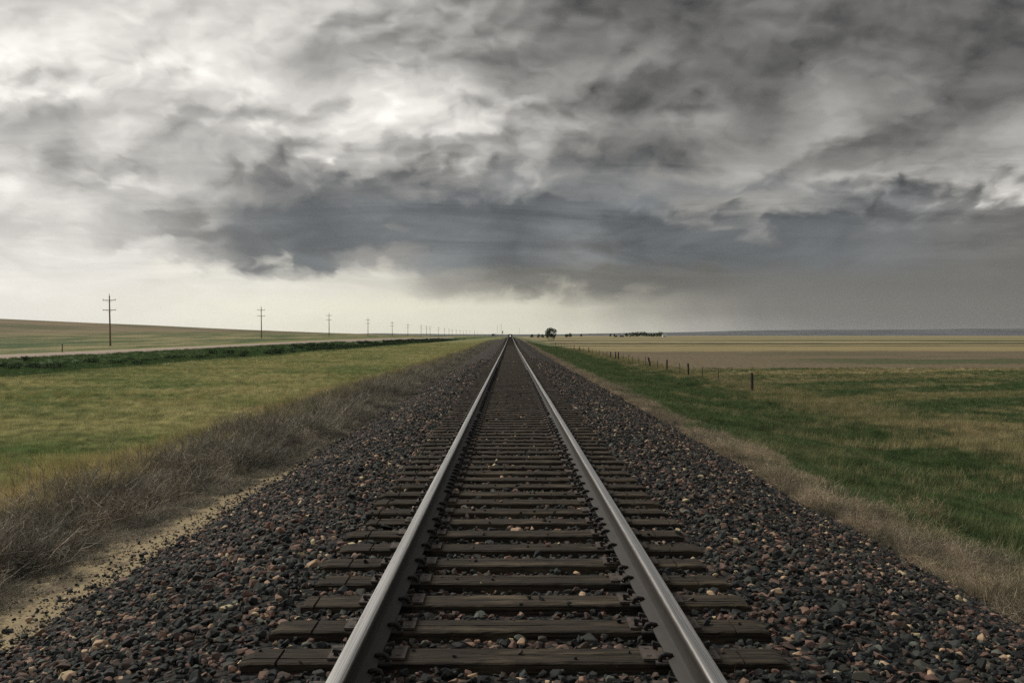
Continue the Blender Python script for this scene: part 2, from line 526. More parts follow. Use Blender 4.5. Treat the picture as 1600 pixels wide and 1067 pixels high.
def make_ground():
    """one sheet: sandy margin, dry weed margin, grassland, ploughed and stubble fields, laid out in metres"""
    m, n, b = new_mat("grassland", 0.95, 0.1)
    pos = world_pos(n)
    x, y, z = n.sep(pos)
    n1 = n.noise(pos, 0.9, 8.0, 0.62).outputs[0]
    n2 = n.noise(pos, 0.11, 8.0, 0.6).outputs[0]
    n3 = n.noise(pos, 9.0, 5.0, 0.7).outputs[0]
    n4 = n.noise(n.vmath('MULTIPLY', pos, (0.5, 1.0, 1.0)), 0.22, 9.0, 0.66).outputs[0]
    wob = n.math('MULTIPLY', n.math('SUBTRACT', n1, 0.5), 2.0)
    # left meadow
    green = n.mix(n3, (0.045, 0.068, 0.020, 1), (0.10, 0.13, 0.045, 1))
    olive = n.mix(n3, (0.13, 0.12, 0.045, 1), (0.23, 0.205, 0.085, 1))
    dark = n.mix(n3, (0.030, 0.058, 0.022, 1), (0.055, 0.085, 0.032, 1))
    meadow = n.mix(n.rng(n4, 0.36, 0.62), green, olive)
    meadow = n.mix(n.rng(n1, 0.44, 0.66, 0.0, 0.45), meadow, olive)
    # dark swale beside the road
    xw = n.math('ADD', x, n.math('MULTIPLY', wob, 4.0))
    sw = n.math('MULTIPLY', n.rng(xw, -27.0, -33.0), n.rng(x, -58.0, -54.0))
    meadow = n.mix(n.math('MULTIPLY', sw, 0.92), meadow, dark)
    # land beyond the road and the hill
    hf = n.noise(n.vmath('MULTIPLY', pos, (0.30, 0.06, 0.3)), 1.0, 8.0, 0.65).outputs[0]
    hillc = n.mix(n.rng(hf, 0.32, 0.68), (0.105, 0.088, 0.048, 1), (0.050, 0.068, 0.026, 1))
    band = n.noise(n.comb(n.math('MULTIPLY', x, 0.035), n.math('MULTIPLY', y, 0.004), 0.0), 1.0, 9.0, 0.68).outputs[0]
    hillc = n.mix(n.rng(band, 0.42, 0.56, 0.0, 0.9), hillc, n.mix(hf, (0.22, 0.165, 0.10, 1), (0.12, 0.090, 0.058, 1)))
    hillc = n.mix(n.rng(n.math('ADD', x, n.math('MULTIPLY', wob, 10.0)), -150.0, -95.0), hillc, n.mix(n.rng(n.noise(n.comb(n.math('MULTIPLY', x, 0.11), n.math('MULTIPLY', y, 0.012), 9.0), 1.0, 9.0, 0.68).outputs[0], 0.42, 0.60), (0.048, 0.072, 0.026, 1), (0.20, 0.17, 0.085, 1)))
    hillc = n.mix(n.rng(x, -286.0, -292.0), hillc, (0.23, 0.18, 0.085, 1))
    left = n.mix(n.rng(x, -66.0, -70.0), meadow, hillc)
    # right: grassy slope, then fields in strips running across
    rg = n.mix(n3, (0.022, 0.040, 0.014, 1), (0.056, 0.080, 0.028, 1))
    rstraw = n.mix(n3, (0.10, 0.095, 0.044, 1), (0.21, 0.18, 0.095, 1))
    slope = n.mix(n.rng(n.math('ADD', n4, n.math('MULTIPLY', n.math('SUBTRACT', x, 10.0), 0.014)), 0.46, 0.68), rg, rstraw)
    brown = n.mix(n3, (0.090, 0.070, 0.044, 1), (0.15, 0.115, 0.075, 1))
    diag = n.noise(n.comb(n.math('MULTIPLY', n.math('ADD', x, n.math('MULTIPLY', y, 0.55)), 0.05), n.math('MULTIPLY', n.math('SUBTRACT', y, n.math('MULTIPLY', x, 0.55)), 0.17), 3.0), 1.0, 8.0, 0.62).outputs[0]
    rough_f = n.mix(n.rng(n1, 0.42, 0.60), n.mix(n.rng(n4, 0.44, 0.56), brown, rstraw), rg)
    rough_f = n.mix(n.rng(diag, 0.40, 0.50), rough_f, rg)
    rough_f = n.mix(n.rng(diag, 0.56, 0.63), rough_f, n.mix(n3, (0.20, 0.165, 0.095, 1), (0.30, 0.24, 0.14, 1)))
    wy = n.math('ADD', y, n.math('MULTIPLY', n.math('SUBTRACT', n2, 0.5), 34.0))
    wy2 = n.math('ADD', y, n.math('ADD', n.math('MULTIPLY', n.math('SUBTRACT', n2, 0.5), 30.0), n.math('MULTIPLY', x, -0.03)))
    streak = n.noise(n.comb(n.math('MULTIPLY', x, 0.012), n.math('MULTIPLY', y, 0.10), 5.0), 1.0, 6.0, 0.6).outputs[0]
    plough = n.mix(n.rng(streak, 0.55, 0.62, 0.0, 0.75), n.mix(n3, (0.085, 0.068, 0.042, 1), (0.135, 0.106, 0.066, 1)), (0.045, 0.058, 0.028, 1))
    straw = n.mix(n.rng(streak, 0.35, 0.7), (0.22, 0.175, 0.088, 1), (0.155, 0.130, 0.066, 1))
    fields = n.mix(n.rng(wy, 82.0, 92.0), rough_f, n.mix(n3, (0.19, 0.155, 0.085, 1), (0.30, 0.24, 0.14, 1)))
    fields = n.mix(n.rng(wy, 98.0, 107.0), fields, plough)
    gstrip = n.math('MULTIPLY', n.math('MULTIPLY', n.rng(wy, 122, 126), n.rng(wy, 150, 146)), n.rng(n.math('ADD', x, n.math('MULTIPLY', wob, 12.0)), 32.0, 48.0))
    fields = n.mix(n.math('MULTIPLY', gstrip, 0.7), fields, (0.040, 0.056, 0.022, 1))
    fields = n.mix(n.rng(wy2, 215.0, 222.0), fields, straw)
    fields = n.mix(n.rng(wy2, 318.0, 324.0), fields, (0.075, 0.072, 0.036, 1))
    fields = n.mix(n.rng(wy2, 345.0, 350.0), fields, straw)
    fields = n.mix(n.rng(wy2, 385.0, 390.0), fields, (0.070, 0.064, 0.034, 1))
    fields = n.mix(n.rng(wy2, 470.0, 476.0), fields, (0.25, 0.20, 0.11, 1))
    fields = n.mix(n.rng(wy2, 530.0, 536.0), fields, (0.055, 0.062, 0.030, 1))
    fields = n.mix(n.rng(wy2, 620.0, 640.0), fields, (0.17, 0.145, 0.075, 1))
    fields = n.mix(n.rng(wy2, 1500.0, 1600.0), fields, (0.21, 0.175, 0.095, 1))
    # the far fields stop at a line converging on the track
    right = n.mix(n.rng(n.math('ADD', x, n.math('MULTIPLY', wob, 1.5)), 15.5, 19.0), slope, fields)
    c = n.mix(n.rng(x, -2.0, 2.0), left, right)
    # far land is dull green-brown
    c = n.mix(n.math('MULTIPLY', n.rng(y, 2600, 3200), 0.85), c, (0.07, 0.07, 0.045, 1))
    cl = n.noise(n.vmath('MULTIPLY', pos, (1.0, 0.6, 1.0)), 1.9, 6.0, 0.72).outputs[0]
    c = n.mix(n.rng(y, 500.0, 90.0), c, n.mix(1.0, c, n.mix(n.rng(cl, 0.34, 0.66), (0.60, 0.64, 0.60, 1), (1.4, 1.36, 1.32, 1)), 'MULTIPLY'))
    # margins next to the ballast: sand on the left, dead weeds on the right
    sandn = n.noise(pos, 22.0, 6.0, 0.7).outputs[0]
    speck = n.rng(n.noise(pos, 13.0, 4.0, 0.55).outputs[0], 0.58, 0.66)
    sand = n.mix(sandn, (0.18, 0.140, 0.080, 1), (0.30, 0.24, 0.145, 1))
    sand = n.mix(n.math('MULTIPLY', speck, 0.8), sand, (0.055, 0.048, 0.038, 1))
    grime = n.noise(n.vmath('MULTIPLY', pos, (3.2, 1.5, 1.0)), 1.0, 9.0, 0.72).outputs[0]
    sand = n.mix(n.rng(grime, 0.50, 0.63, 0.0, 0.85), sand, n.mix(sandn, (0.050, 0.042, 0.030, 1), (0.13, 0.105, 0.070, 1)))
    litter = n.mix(sandn, (0.022, 0.020, 0.015, 1), (0.060, 0.052, 0.038, 1))
    xe = n.math('ADD', x, n.math('MULTIPLY', wob, 0.55))
    sandm = n.math('MULTIPLY', n.rng(y, 22.0, 17.0), n.rng(xe, -5.15, -4.75))
    c = n.mix(n.math('MULTIPLY', n.rng(xe, -7.2, -6.6), n.rng(x, 1.0, 0.0)), c, litter)
    c = n.mix(n.math('MULTIPLY', sandm, n.rng(x, 1.0, 0.0)), c, sand)
    c = n.mix(n.math('MULTIPLY', n.rng(xe, 6.1, 5.6), n.rng(x, 0.0, 1.0)), c, n.mix(sandn, (0.075, 0.060, 0.044, 1), (0.15, 0.12, 0.085, 1)))
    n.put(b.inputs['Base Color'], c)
    bump(n, b, n.math('ADD', n3, n.math('MULTIPLY', n1, 2.0)), 0.6, 0.05)
    return m


M_STONE = make_stone()
M_BED = make_bed()
M_GROUND = make_ground()


# ---------------------------------------------------------------- ground sheet
def axis(lo, hi, fine, step, grow):
    a = [0.0]
    s = step
    while a[-1] < hi:
        if a[-1] > fine:
            s *= grow
        a.append(a[-1] + s)
    b = [0.0]
    s = step
    while b[-1] > lo:
        if b[-1] < -fine:
            s *= grow
        b.append(b[-1] - s)
    return np.array(sorted(set(b[1:] + a)))


gx = axis(-9000, 14000, 18, 0.4, 1.045)
gx = np.unique(np.concatenate([gx, [-68, -66.5, -64, -56, -54.5, -29, -33, -38, -49, -45, -300, -200, -120, -95, -88, -85, -75, -80]]))
gy = axis(-40, 9000, 40, 0.5, 1.03)
GX, GY = np.meshgrid(gx, gy)
GZ = ground_z(GX, GY)
nx, ny = len(gx), len(gy)
ii = (np.arange(ny - 1)[:, None] * nx + np.arange(nx - 1)[None, :]).ravel()
quads = np.stack([ii, ii + 1, ii + 1 + nx, ii + nx], 1)
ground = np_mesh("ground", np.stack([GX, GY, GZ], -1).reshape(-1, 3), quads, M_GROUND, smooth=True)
tag(ground, "open plain of rough grass, sandy margin and stubble fields", "ground", kind="structure")


def ground_at(x, y):
    """height of the built sheet itself (bilinear between its vertices)"""
    x, y = np.asarray(x, float), np.asarray(y, float)
    i = np.clip(np.searchsorted(gx, x) - 1, 0, nx - 2)
    j = np.clip(np.searchsorted(gy, y) - 1, 0, ny - 2)
    fx = (x - gx[i]) / (gx[i + 1] - gx[i])
    fy = (y - gy[j]) / (gy[j + 1] - gy[j])
    return (GZ[j, i] * (1 - fx) + GZ[j, i + 1] * fx) * (1 - fy) + (GZ[j + 1, i] * (1 - fx) + GZ[j + 1, i + 1] * fx) * fy


# ballast bed: swept bank
bx = np.concatenate([np.linspace(-4.7, -1.6, 32), np.linspace(-1.5, 1.5, 21), np.linspace(1.6, 4.7, 32)])
by = np.concatenate([np.arange(1.5, 30, 0.15), np.arange(30, 120, 1.0), np.arange(120, 760, 5.0)])
BX, BY = np.meshgrid(bx, by)
BZ = bed_z(BX, BY)
edge = 0.08 * vnoise(BY, BY * 0 + 3, 1.7) * (np.abs(BX) > 3)
n_b = len(bx)
ii = (np.arange(len(by) - 1)[:, None] * n_b + np.arange(n_b - 1)[None, :]).ravel()
bed = np_mesh("ballast_bed", np.stack([BX + np.sign(BX) * edge * np.clip((np.abs(BX) - 3) / 1.2, 0, 1), BY, BZ], -1).reshape(-1, 3),
              np.stack([ii, ii + 1, ii + 1 + n_b, ii + n_b], 1), M_BED, smooth=True)
tag(bed, "dark bank of crushed stone carrying the railway track", "ballast bed", kind="structure")

# gravel road on the left, running beside the railway
M_ROAD = simple_mat("gravel_road", (0.27, 0.21, 0.165), 0.95, 0.18, 1.3)
ry = np.concatenate([np.arange(-30, 120, 5.0), np.arange(120, 1000, 10.0)])
rv, rf = [], []
prof = [(-65.2, -0.45), (-63.6, 0.12), (-60.0, 0.24), (-56.6, 0.16), (-54.6, -0.50)]
for yv in ry:
    base = float(ground_z(-60.0, yv))
    for px_, dz_ in prof:
        rv.append((px_, yv, base + dz_))
for i in range(len(ry) - 1):
    for k in range(4):
        a = i * 5 + k
        rf.append((a, a + 1, a + 6, a + 5))
road = mesh_obj("gravel_road", rv, rf, M_ROAD, smooth=True)
tag(road, "pale gravel road on a low bank running beside the railway", "road", kind="structure")

# far hills
M_HILL = simple_mat("far_hills", (0.058, 0.061, 0.062), 0.95, 0.25, 0.002)
hv = []
hxs = np.linspace(-9000, 12500, 170)
for k, yd in enumerate((7600, 8300, 9000, 10500)):
    for hx in hxs:
        px_ = 797 + 1556 * hx / 9000
        top = np.interp(px_, [-760, 450, 540, 590, 660, 790, 870, 1000, 1200, 1400, 1600, 2900], [3, 3, 2.5, 4.0, 2.8, 2.2, 2.4, 5.0, 8.2, 9.8, 11.0, 13.0])
        h = 4 + 9000 * top / 1556 + 3.0 * float(vnoise(hx, 5.0, 700.0)) + 1.2 * float(vnoise(hx, 50.0, 190.0))
        hv.append((hx, yd, [-6, h * 0.55, h, h * 0.9][k]))
nh = len(hxs)
hf = [(k * nh + i, k * nh + i + 1, (k + 1) * nh + i + 1, (k + 1) * nh + i) for k in range(3) for i in range(nh - 1)]
hills = mesh_obj("hills", hv, hf, M_HILL, smooth=True)
tag(hills, "long low blue-grey hills on the horizon", "hills", kind="structure")

# ---------------------------------------------------------------- scattering (for what nobody could count)
def scatter(name, label, cat, pts, rot, scl, idx, variants):
    coll = bpy.data.collections.new(name + "_kinds")
    for i, o in enumerate(variants):
        o.name = "%s_kind_%02d" % (name, i)
        coll.objects.link(o)
    me = bpy.data.meshes.new(name)
    pts = np.asarray(pts, np.float32)
    me.vertices.add(len(pts))
    me.vertices.foreach_set('co', pts.ravel())
    a = me.attributes.new('rot', 'FLOAT_VECTOR', 'POINT')
    a.data.foreach_set('vector', np.asarray(rot, np.float32).ravel())
    a = me.attributes.new('scl', 'FLOAT', 'POINT')
    a.data.foreach_set('value', np.asarray(scl, np.float32))
    a = me.attributes.new('idx', 'INT', 'POINT')
    a.data.foreach_set('value', np.asarray(idx, np.int32))
    o = bpy.data.objects.new(name, me)
    COL.objects.link(o)
    g = bpy.data.node_groups.new(name, 'GeometryNodeTree')
    g.interface.new_socket('Geometry', in_out='INPUT', socket_type='NodeSocketGeometry')
    g.interface.new_socket('Geometry', in_out='OUTPUT', socket_type='NodeSocketGeometry')
    gi, go = g.nodes.new('NodeGroupInput'), g.nodes.new('NodeGroupOutput')
    ci = g.nodes.new('GeometryNodeCollectionInfo')
    ci.inputs['Collection'].default_value = coll
    ci.inputs['Separate Children'].default_value = True
    ci.inputs['Reset Children'].default_value = True
    ip = g.nodes.new('GeometryNodeInstanceOnPoints')
    ip.inputs['Pick Instance'].default_value = True
    ar = g.nodes.new('GeometryNodeInputNamedAttribute')
    ar.data_type = 'FLOAT_VECTOR'
    ar.inputs[0].default_value = 'rot'
    er = g.nodes.new('FunctionNodeEulerToRotation')
    as_ = g.nodes.new('GeometryNodeInputNamedAttribute')
    as_.data_type = 'FLOAT'
    as_.inputs[0].default_value = 'scl'
    ai = g.nodes.new('GeometryNodeInputNamedAttribute')
    ai.data_type = 'INT'
    ai.inputs[0].default_value = 'idx'
    L = g.links.new
    L(gi.outputs[0], ip.inputs['Points'])
    L(ci.outputs[0], ip.inputs['Instance'])
    L(ar.outputs[0], er.inputs[0])
    L(er.outputs[0], ip.inputs['Rotation'])
    L(as_.outputs[0], ip.inputs['Scale'])
    L(ai.outputs[0], ip.inputs['Instance Index'])
    L(ip.outputs[0], go.inputs[0])
    md = o.modifiers.new('scatter', 'NODES')
    md.node_group = g
    tag(o, label, cat, kind='stuff')
    return o


# ---------------------------------------------------------------- railway track
TIE_Y0, TIE_DY = 4.84, 0.4985
TIE_TOP = 2.45


def make_wood(name, lo, hi, dry, grain=(2.2, 75.0, 75.0)):
    m, n, b = new_mat(name, 0.9, 0.15)
    tcn = n.node('ShaderNodeTexCoord').outputs['Object']
    oi = n.node('ShaderNodeObjectInfo').outputs['Random']
    off = n.comb(n.math('MULTIPLY', oi, 37.0), n.math('MULTIPLY', oi, 91.0), 0.0)
    p = n.vmath('ADD', tcn, off)
    gr = n.noise(n.vmath('MULTIPLY', p, grain), 1.0, 7.0, 0.7).outputs[0]
    bl = n.noise(n.vmath('MULTIPLY', p, (2.0, 9.0, 9.0)), 1.0, 5.0, 0.6).outputs[0]
    c = n.mix(n.rng(gr, 0.36, 0.64), lo, hi)
    c = n.mix(n.math('MULTIPLY', n.rng(bl, 0.5, 0.68), 0.65), c, dry)
    c = n.mix(n.rng(oi, 0.0, 1.0, 0.0, 0.35, 'LINEAR'), c, lo)
    n.put(b.inputs['Base Color'], c)
    bump(n, b, n.math('ADD', gr, n.math('MULTIPLY', bl, 0.5)), 0.8, 0.006)
    return m


M_TIE = make_wood("creosoted_wood", (0.007, 0.006, 0.0045, 1), (0.050, 0.039, 0.027, 1), (0.105, 0.082, 0.052, 1))
M_PLATE = simple_mat("rusty_plate", (0.060, 0.047, 0.038), 0.75, 0.3, 30.0, 0.2, 0.3, 0.3)
M_SPIKE = simple_mat("dark_iron", (0.022, 0.020, 0.018), 0.7, 0.3, 40.0, 0.3, 0.3, 0.2)


def tie_mesh(seed):
    rs = np.random.default_rng(seed)
    Ln, Wd, Ht = 2.62, 0.228, 0.17
    cross = [(rs.uniform(-1.24, -1.08), rs.uniform(0.008, 0.022)), (rs.uniform(1.08, 1.24), rs.uniform(0.008, 0.022))]
    xs = list(np.linspace(-Ln / 2, Ln / 2, 56)) + [-Ln / 2 + 0.02, Ln / 2 - 0.02]
    for c0, _ in cross:
        xs += [c0 - 0.0062, c0 - 0.0045, c0 + 0.0045, c0 + 0.0062]
    xs = sorted(xs)
    base = [v_ + rs.uniform(-0.004, 0.004) for v_ in np.linspace(-Wd / 2 + 0.018, Wd / 2 - 0.018, 5)]
    ty = [(-Wd / 2, -1), (Wd / 2, -1), (-Wd / 2 + 0.009, -1), (Wd / 2 - 0.009, -1)]
    grooves = []
    for k, g in enumerate(base):
        w_ = rs.uniform(0.0016, 0.0042)
        ty += [(g - w_ * 1.6, -1), (g, k), (g + w_ * 1.6, -1)]
        if k == 2 or rs.random() < 0.35:
            x0_ = rs.choice([-1.31, rs.uniform(0.2, 0.9)]) if rs.random() < 0.7 else rs.uniform(-0.9, 0.1)
            grooves.append((k, x0_, rs.uniform(0.35, 1.2), rs.uniform(0.012, 0.03)))
    ty = sorted(ty)
    nl, nt = len(xs), len(ty)
    cols = []
    ends = rs.uniform(-0.02, 0.02, size=(2,))
    sag = [rs.uniform(-0.003, 0.003) for _ in range(6)]
    for i, x in enumerate(xs):
        col = []
        tap = min(1, (Ln / 2 - abs(x)) / 0.04)
        xx = x + (ends[0] if i == 0 else ends[1] if i == nl - 1 else 0)
        for k, (y, gid) in enumerate(ty):
            edge = max(0, abs(y) - (Wd / 2 - 0.012)) / 0.012
            z = -0.008 * edge - 0.010 * (1 - tap) + 0.0008 * rs.normal() + sag[int((x + 1.31) * 2.28) % 6] * 0.5
            for gk, g0, gl, gd in grooves:
                if gk == gid and g0 <= x <= g0 + gl:
                    z -= gd * (0.85 + 0.15 * rs.random())
            for c0, cd in cross:
                if abs(x - c0) < 0.005:
                    z -= cd
            col.append((xx + 0.006 * rs.normal() * (1 - tap), y + 0.002 * rs.normal() * (k in (0, nt - 1)), z))
        col.append((xx, Wd / 2, -Ht))
        col.append((xx, -Wd / 2, -Ht))
        cols.append(col)
    m = nt + 2
    vs = [p for c in cols for p in c]
    fs = []
    for i in range(nl - 1):
        for k in range(m):
            a, b = i * m + k, i * m + (k + 1) % m
            fs.append((a, b, b + m, a + m))
    fs.append(tuple(range(m)))
    fs.append(tuple((nl - 1) * m + k for k in range(m - 1, -1, -1)))
    o = mesh_obj("railway_tie", vs, fs, M_TIE, link=False)
    return o.data


TIE_MESHES = [tie_mesh(100 + i) for i in range(7)]


def plate_mesh():
    b = MB()
    b.box(-0.185, 0.185, -0.095, 0.095, 0.0, 0.012)
    b.box(-0.098, -0.080, -0.093, 0.093, 0.0, 0.026)      # shoulders that hold the rail foot
    b.box(0.080, 0.098, -0.093, 0.093, 0.0, 0.026)
    n0 = len(b.f)
    for sx, sy in ((-0.15, 0.06), (0.15, 0.06), (-0.15, -0.05), (0.15, -0.05)):      # empty spike holes
        b.box(sx - 0.012, sx + 0.012, sy - 0.010, sy + 0.010, 0.0115, 0.0135)
    o = mesh_obj("tie_plate", b.v, b.f, [M_PLATE, M_SPIKE], midx=[0] * n0 + [1] * (len(b.f) - n0), link=False)
    return o.data


def spike_mesh():
    b = MB()
    b.box(-0.010, 0.010, -0.010, 0.010, 0.005, 0.030)
    vs = [(-0.016, -0.018, 0.028), (0.030, -0.015, 0.022), (0.030, 0.015, 0.022), (-0.016, 0.018, 0.028),
          (-0.012, -0.014, 0.044), (0.018, -0.010, 0.036), (0.018, 0.010, 0.036), (-0.012, 0.014, 0.044)]
    b.add(vs, [(3, 2, 1, 0), (4, 5, 6, 7), (0, 1, 5, 4), (1, 2, 6, 5), (2, 3, 7, 6), (3, 0, 4, 7)])
    return b.build("spike", M_SPIKE, link=False).data


PLATE, SPIKE = plate_mesh(), spike_mesh()
RX = 0.755


def link_obj(name, data, parent, loc, rz=0.0):
    o = bpy.data.objects.new(name, data)
    COL.objects.link(o)
    o.parent = parent
    o.location = loc
    o.rotation_euler = (0, 0, rz)
    return o


tie_ys = []
for k in range(-3, 297):
    y = TIE_Y0 + TIE_DY * k + random.uniform(-0.018, 0.018)
    tie_ys.append(y)
    t = bpy.data.objects.new("railway_tie", TIE_MESHES[random.randrange(7)])
    COL.objects.link(t)
    t.location = (random.uniform(-0.05, 0.05), y, TIE_TOP + float(track_p(y)) - 0.002)
    t.rotation_euler = (0, 0, random.uniform(-0.008, 0.008) + (math.pi if random.random() < 0.5 else 0))
    flip = t.rotation_euler.z > 1
    if k < 0:
        lb = "weathered dark wooden railway tie cut off by the bottom edge of the photo"
    elif k == 0:
        lb = "brown wooden railway tie, the nearest whole one, with pale cracked ends"
    elif k == 1:
        lb = "wooden railway tie with a split end, second whole one from the bottom"
    elif k == 2:
        lb = "wooden railway tie with a cut across its end, third whole one from the bottom"
    else:
        lb = "weathered dark wooden railway tie under the rails, farther off than the nearest three whole ones"
    tag(t, lb, "railway tie", "wooden ties under the rails")
    if k < 58:
        for sx in (-1, 1):
            lx = (sx * RX - t.location.x) * (-1 if flip else 1)
            p = link_obj("tie_plate", PLATE, t, (lx, random.uniform(-0.012, 0.012), 0.003))
            if k < 26:
                for (hx, hy) in ((-0.108, 0.055), (0.108, -0.055), (-0.150, -0.05) if random.random() < 0.6 else (0.15, 0.06), (0.108, 0.055) if random.random() < 0.5 else (-0.108, -0.055)):
                    link_obj("spike", SPIKE, p, (hx, hy, random.uniform(0.0, 0.008)), 0 if hx < 0 else math.pi)
# the rest of the ties, too far off to tell apart
b = MB()
k = 297
while TIE_Y0 + TIE_DY * k < 690:
    y = TIE_Y0 + TIE_DY * k
    z = TIE_TOP + float(track_p(y))
    jx = random.uniform(-0.04, 0.04)
    b.box(-1.31 + jx, 1.31 + jx, y - 0.112, y + 0.112, z - 0.17, z)
    k += 1
tag(b.build("far_railway_ties", M_TIE), "dark rows of distant railway ties merging towards the vanishing point", "railway ties", kind="stuff")


# rails
def make_rail_mats():
    m, n, b = new_mat("polished_rail_head", 0.30, 0.5, 1.0)
    pos = world_pos(n)
    x, y, z = n.sep(pos)
    st = n.noise(n.comb(n.math('MULTIPLY', x, 220.0), n.math('MULTIPLY', y, 0.5), 0.0), 1.0, 5.0, 0.6).outputs[0]
    sp = n.noise(n.vmath('MULTIPLY', pos, (60.0, 8.0, 60.0)), 1.0, 5.0, 0.6).outputs[0]
    c = n.mix(n.rng(st, 0.35, 0.65), (0.46, 0.44, 0.41, 1), (0.84, 0.81, 0.77, 1))
    c = n.mix(n.rng(sp, 0.58, 0.75, 0.0, 0.6), c, (0.22, 0.17, 0.13, 1))
    off = n.math('ABSOLUTE', n.math('SUBTRACT', n.math('ABSOLUTE', x), 0.755))
    off = n.math('ADD', off, n.math('MULTIPLY', n.math('SUBTRACT', sp, 0.5), 0.006))
    edge_ = n.rng(off, 0.026, 0.035)
    c = n.mix(edge_, c, (0.060, 0.048, 0.040, 1))
    n.put(b.inputs['Base Color'], c)
    n.put(b.inputs['Metallic'], n.math('SUBTRACT', 1.0, n.math('MULTIPLY', edge_, 0.65)))
    n.put(b.inputs['Roughness'], n.math('ADD', n.rng(st, 0.3, 0.7, 0.16, 0.32, 'LINEAR'), n.math('MULTIPLY', edge_, 0.25)))
    bump(n, b, st, 0.08, 0.001)
    m2, n, b = new_mat("rusted_rail_steel", 0.68, 0.35, 0.25)
    pos = world_pos(n)
    nz = n.noise(n.vmath('MULTIPLY', pos, (14.0, 5.0, 30.0)), 1.0, 7.0, 0.65).outputs[0]
    n.put(b.inputs['Base Color'], n.mix(nz, (0.013, 0.012, 0.011, 1), (0.040, 0.033, 0.027, 1)))
    bump(n, b, nz, 0.4, 0.002)
    return m, m2


M_HEAD, M_RAIL = make_rail_mats()
half = [(0.0, 0.1840), (0.010, 0.1838), (0.020, 0.1828), (0.028, 0.1805), (0.0335, 0.1765), (0.0365, 0.170), (0.0375, 0.155), (0.0365, 0.146),
        (0.030, 0.141), (0.014, 0.134), (0.0095, 0.122), (0.0088, 0.09), (0.0105, 0.055), (0.018, 0.036), (0.036, 0.027), (0.072, 0.013), (0.076, 0.010), (0.076, 0.0)]
prof = half + [(-a, z) for a, z in reversed(half) if a > 0]
HEADN = 5
rail_y = np.concatenate([np.arange(1.5, 60, 1.5), np.arange(60, 200, 5.0), np.arange(200, 700, 10.0)])


def make_rail(side):
    vs, fs, mi = [], [], []
    m = len(prof)
    for y in rail_y:
        z0 = TIE_TOP + 0.016 + float(track_p(y)) + 0.0015 * math.sin(y * 0.9 + side)
        x0 = side * RX + 0.002 * math.sin(y * 0.31 + side * 2.0)
        for (a, z) in prof:
            vs.append((x0 + a, y, z0 + z))
    for i in range(len(rail_y) - 1):
        for k in range(m):
            a, b_ = i * m + k, i * m + (k + 1) % m
            fs.append((a, a + m, b_ + m, b_))
            mi.append(0 if (k < HEADN or k >= m - HEADN) else 1)
    fs.append(tuple(range(m - 1, -1, -1)))
    mi.append(1)
    o = mesh_obj("rail", vs, fs, [M_HEAD, M_RAIL], smooth=True, midx=mi)
    o.data.set_sharp_from_angle(angle=math.radians(40))
    return o


rail_l, rail_r = make_rail(-1), make_rail(1)
tag(rail_l, "left steel rail with brightly polished head, running to the horizon", "rail", "rails of the railway track")
tag(rail_r, "right steel rail with duller grey polished head and brown web facing the track", "rail", "rails of the railway track")


def anchor_mesh(side):
    """spring clip gripping the rail foot; its hook curls up on the inner side"""
    b = MB()
    s = -side
    pts = [(s * 0.106, 0, -0.014), (s * 0.113, 0, 0.006), (s * 0.104, 0, 0.024), (s * 0.086, 0, 0.030), (s * 0.066, 0, 0.026), (s * 0.050, 0, 0.024)]
    b.tube(pts, [0.010, 0.012, 0.013, 0.013, 0.012, 0.009], 7)
    b.box(min(-0.090, s * 0.13), max(0.090, s * 0.13), -0.017, 0.017, -0.024, -0.004)
    b.tube([(-s * 0.085, 0, -0.014), (-s * 0.096, 0, 0.006), (-s * 0.084, 0, 0.020), (-s * 0.068, 0, 0.018)], [0.011, 0.012, 0.011, 0.008], 6)
    return b.build("rail_anchor", M_SPIKE, link=False, smooth=True).data


for side, r in ((-1, rail_l), (1, rail_r)):
    am = anchor_mesh(side)
    cnt = 0
    for i, y in enumerate(tie_ys):
        for dy_, pr in ((-0.138, 0.95), (0.138, 0.22)):
            if cnt < 99 and random.random() < pr:
                o = link_obj("rail_anchor", am, r, (side * RX, y + dy_, TIE_TOP + 0.016 + float(track_p(y))))
                cnt += 1


# ---------------------------------------------------------------- crushed stone
def rock_mesh(seed):
    rs = np.random.default_rng(seed)
    bm = bmesh.new()
    for p in rs.normal(size=(13, 3)):
        p = p / np.linalg.norm(p) * rs.uniform(0.75, 1.05)
        bm.verts.new((p[0] * 1.05, p[1] * rs.uniform(0.7, 0.95), p[2] * 0.66))
    bmesh.ops.convex_hull(bm, input=bm.verts)
    for vtx in [w for w in bm.verts if not w.link_faces]:
        bm.verts.remove(vtx)
    bmesh.ops.bevel(bm, geom=bm.edges[:], offset=0.05, segments=1, affect='EDGES')
    me = bpy.data.meshes.new("rock")
    bm.to_mesh(me)
    bm.free()
    me.materials.append(M_STONE)
    return bpy.data.objects.new("rock", me)


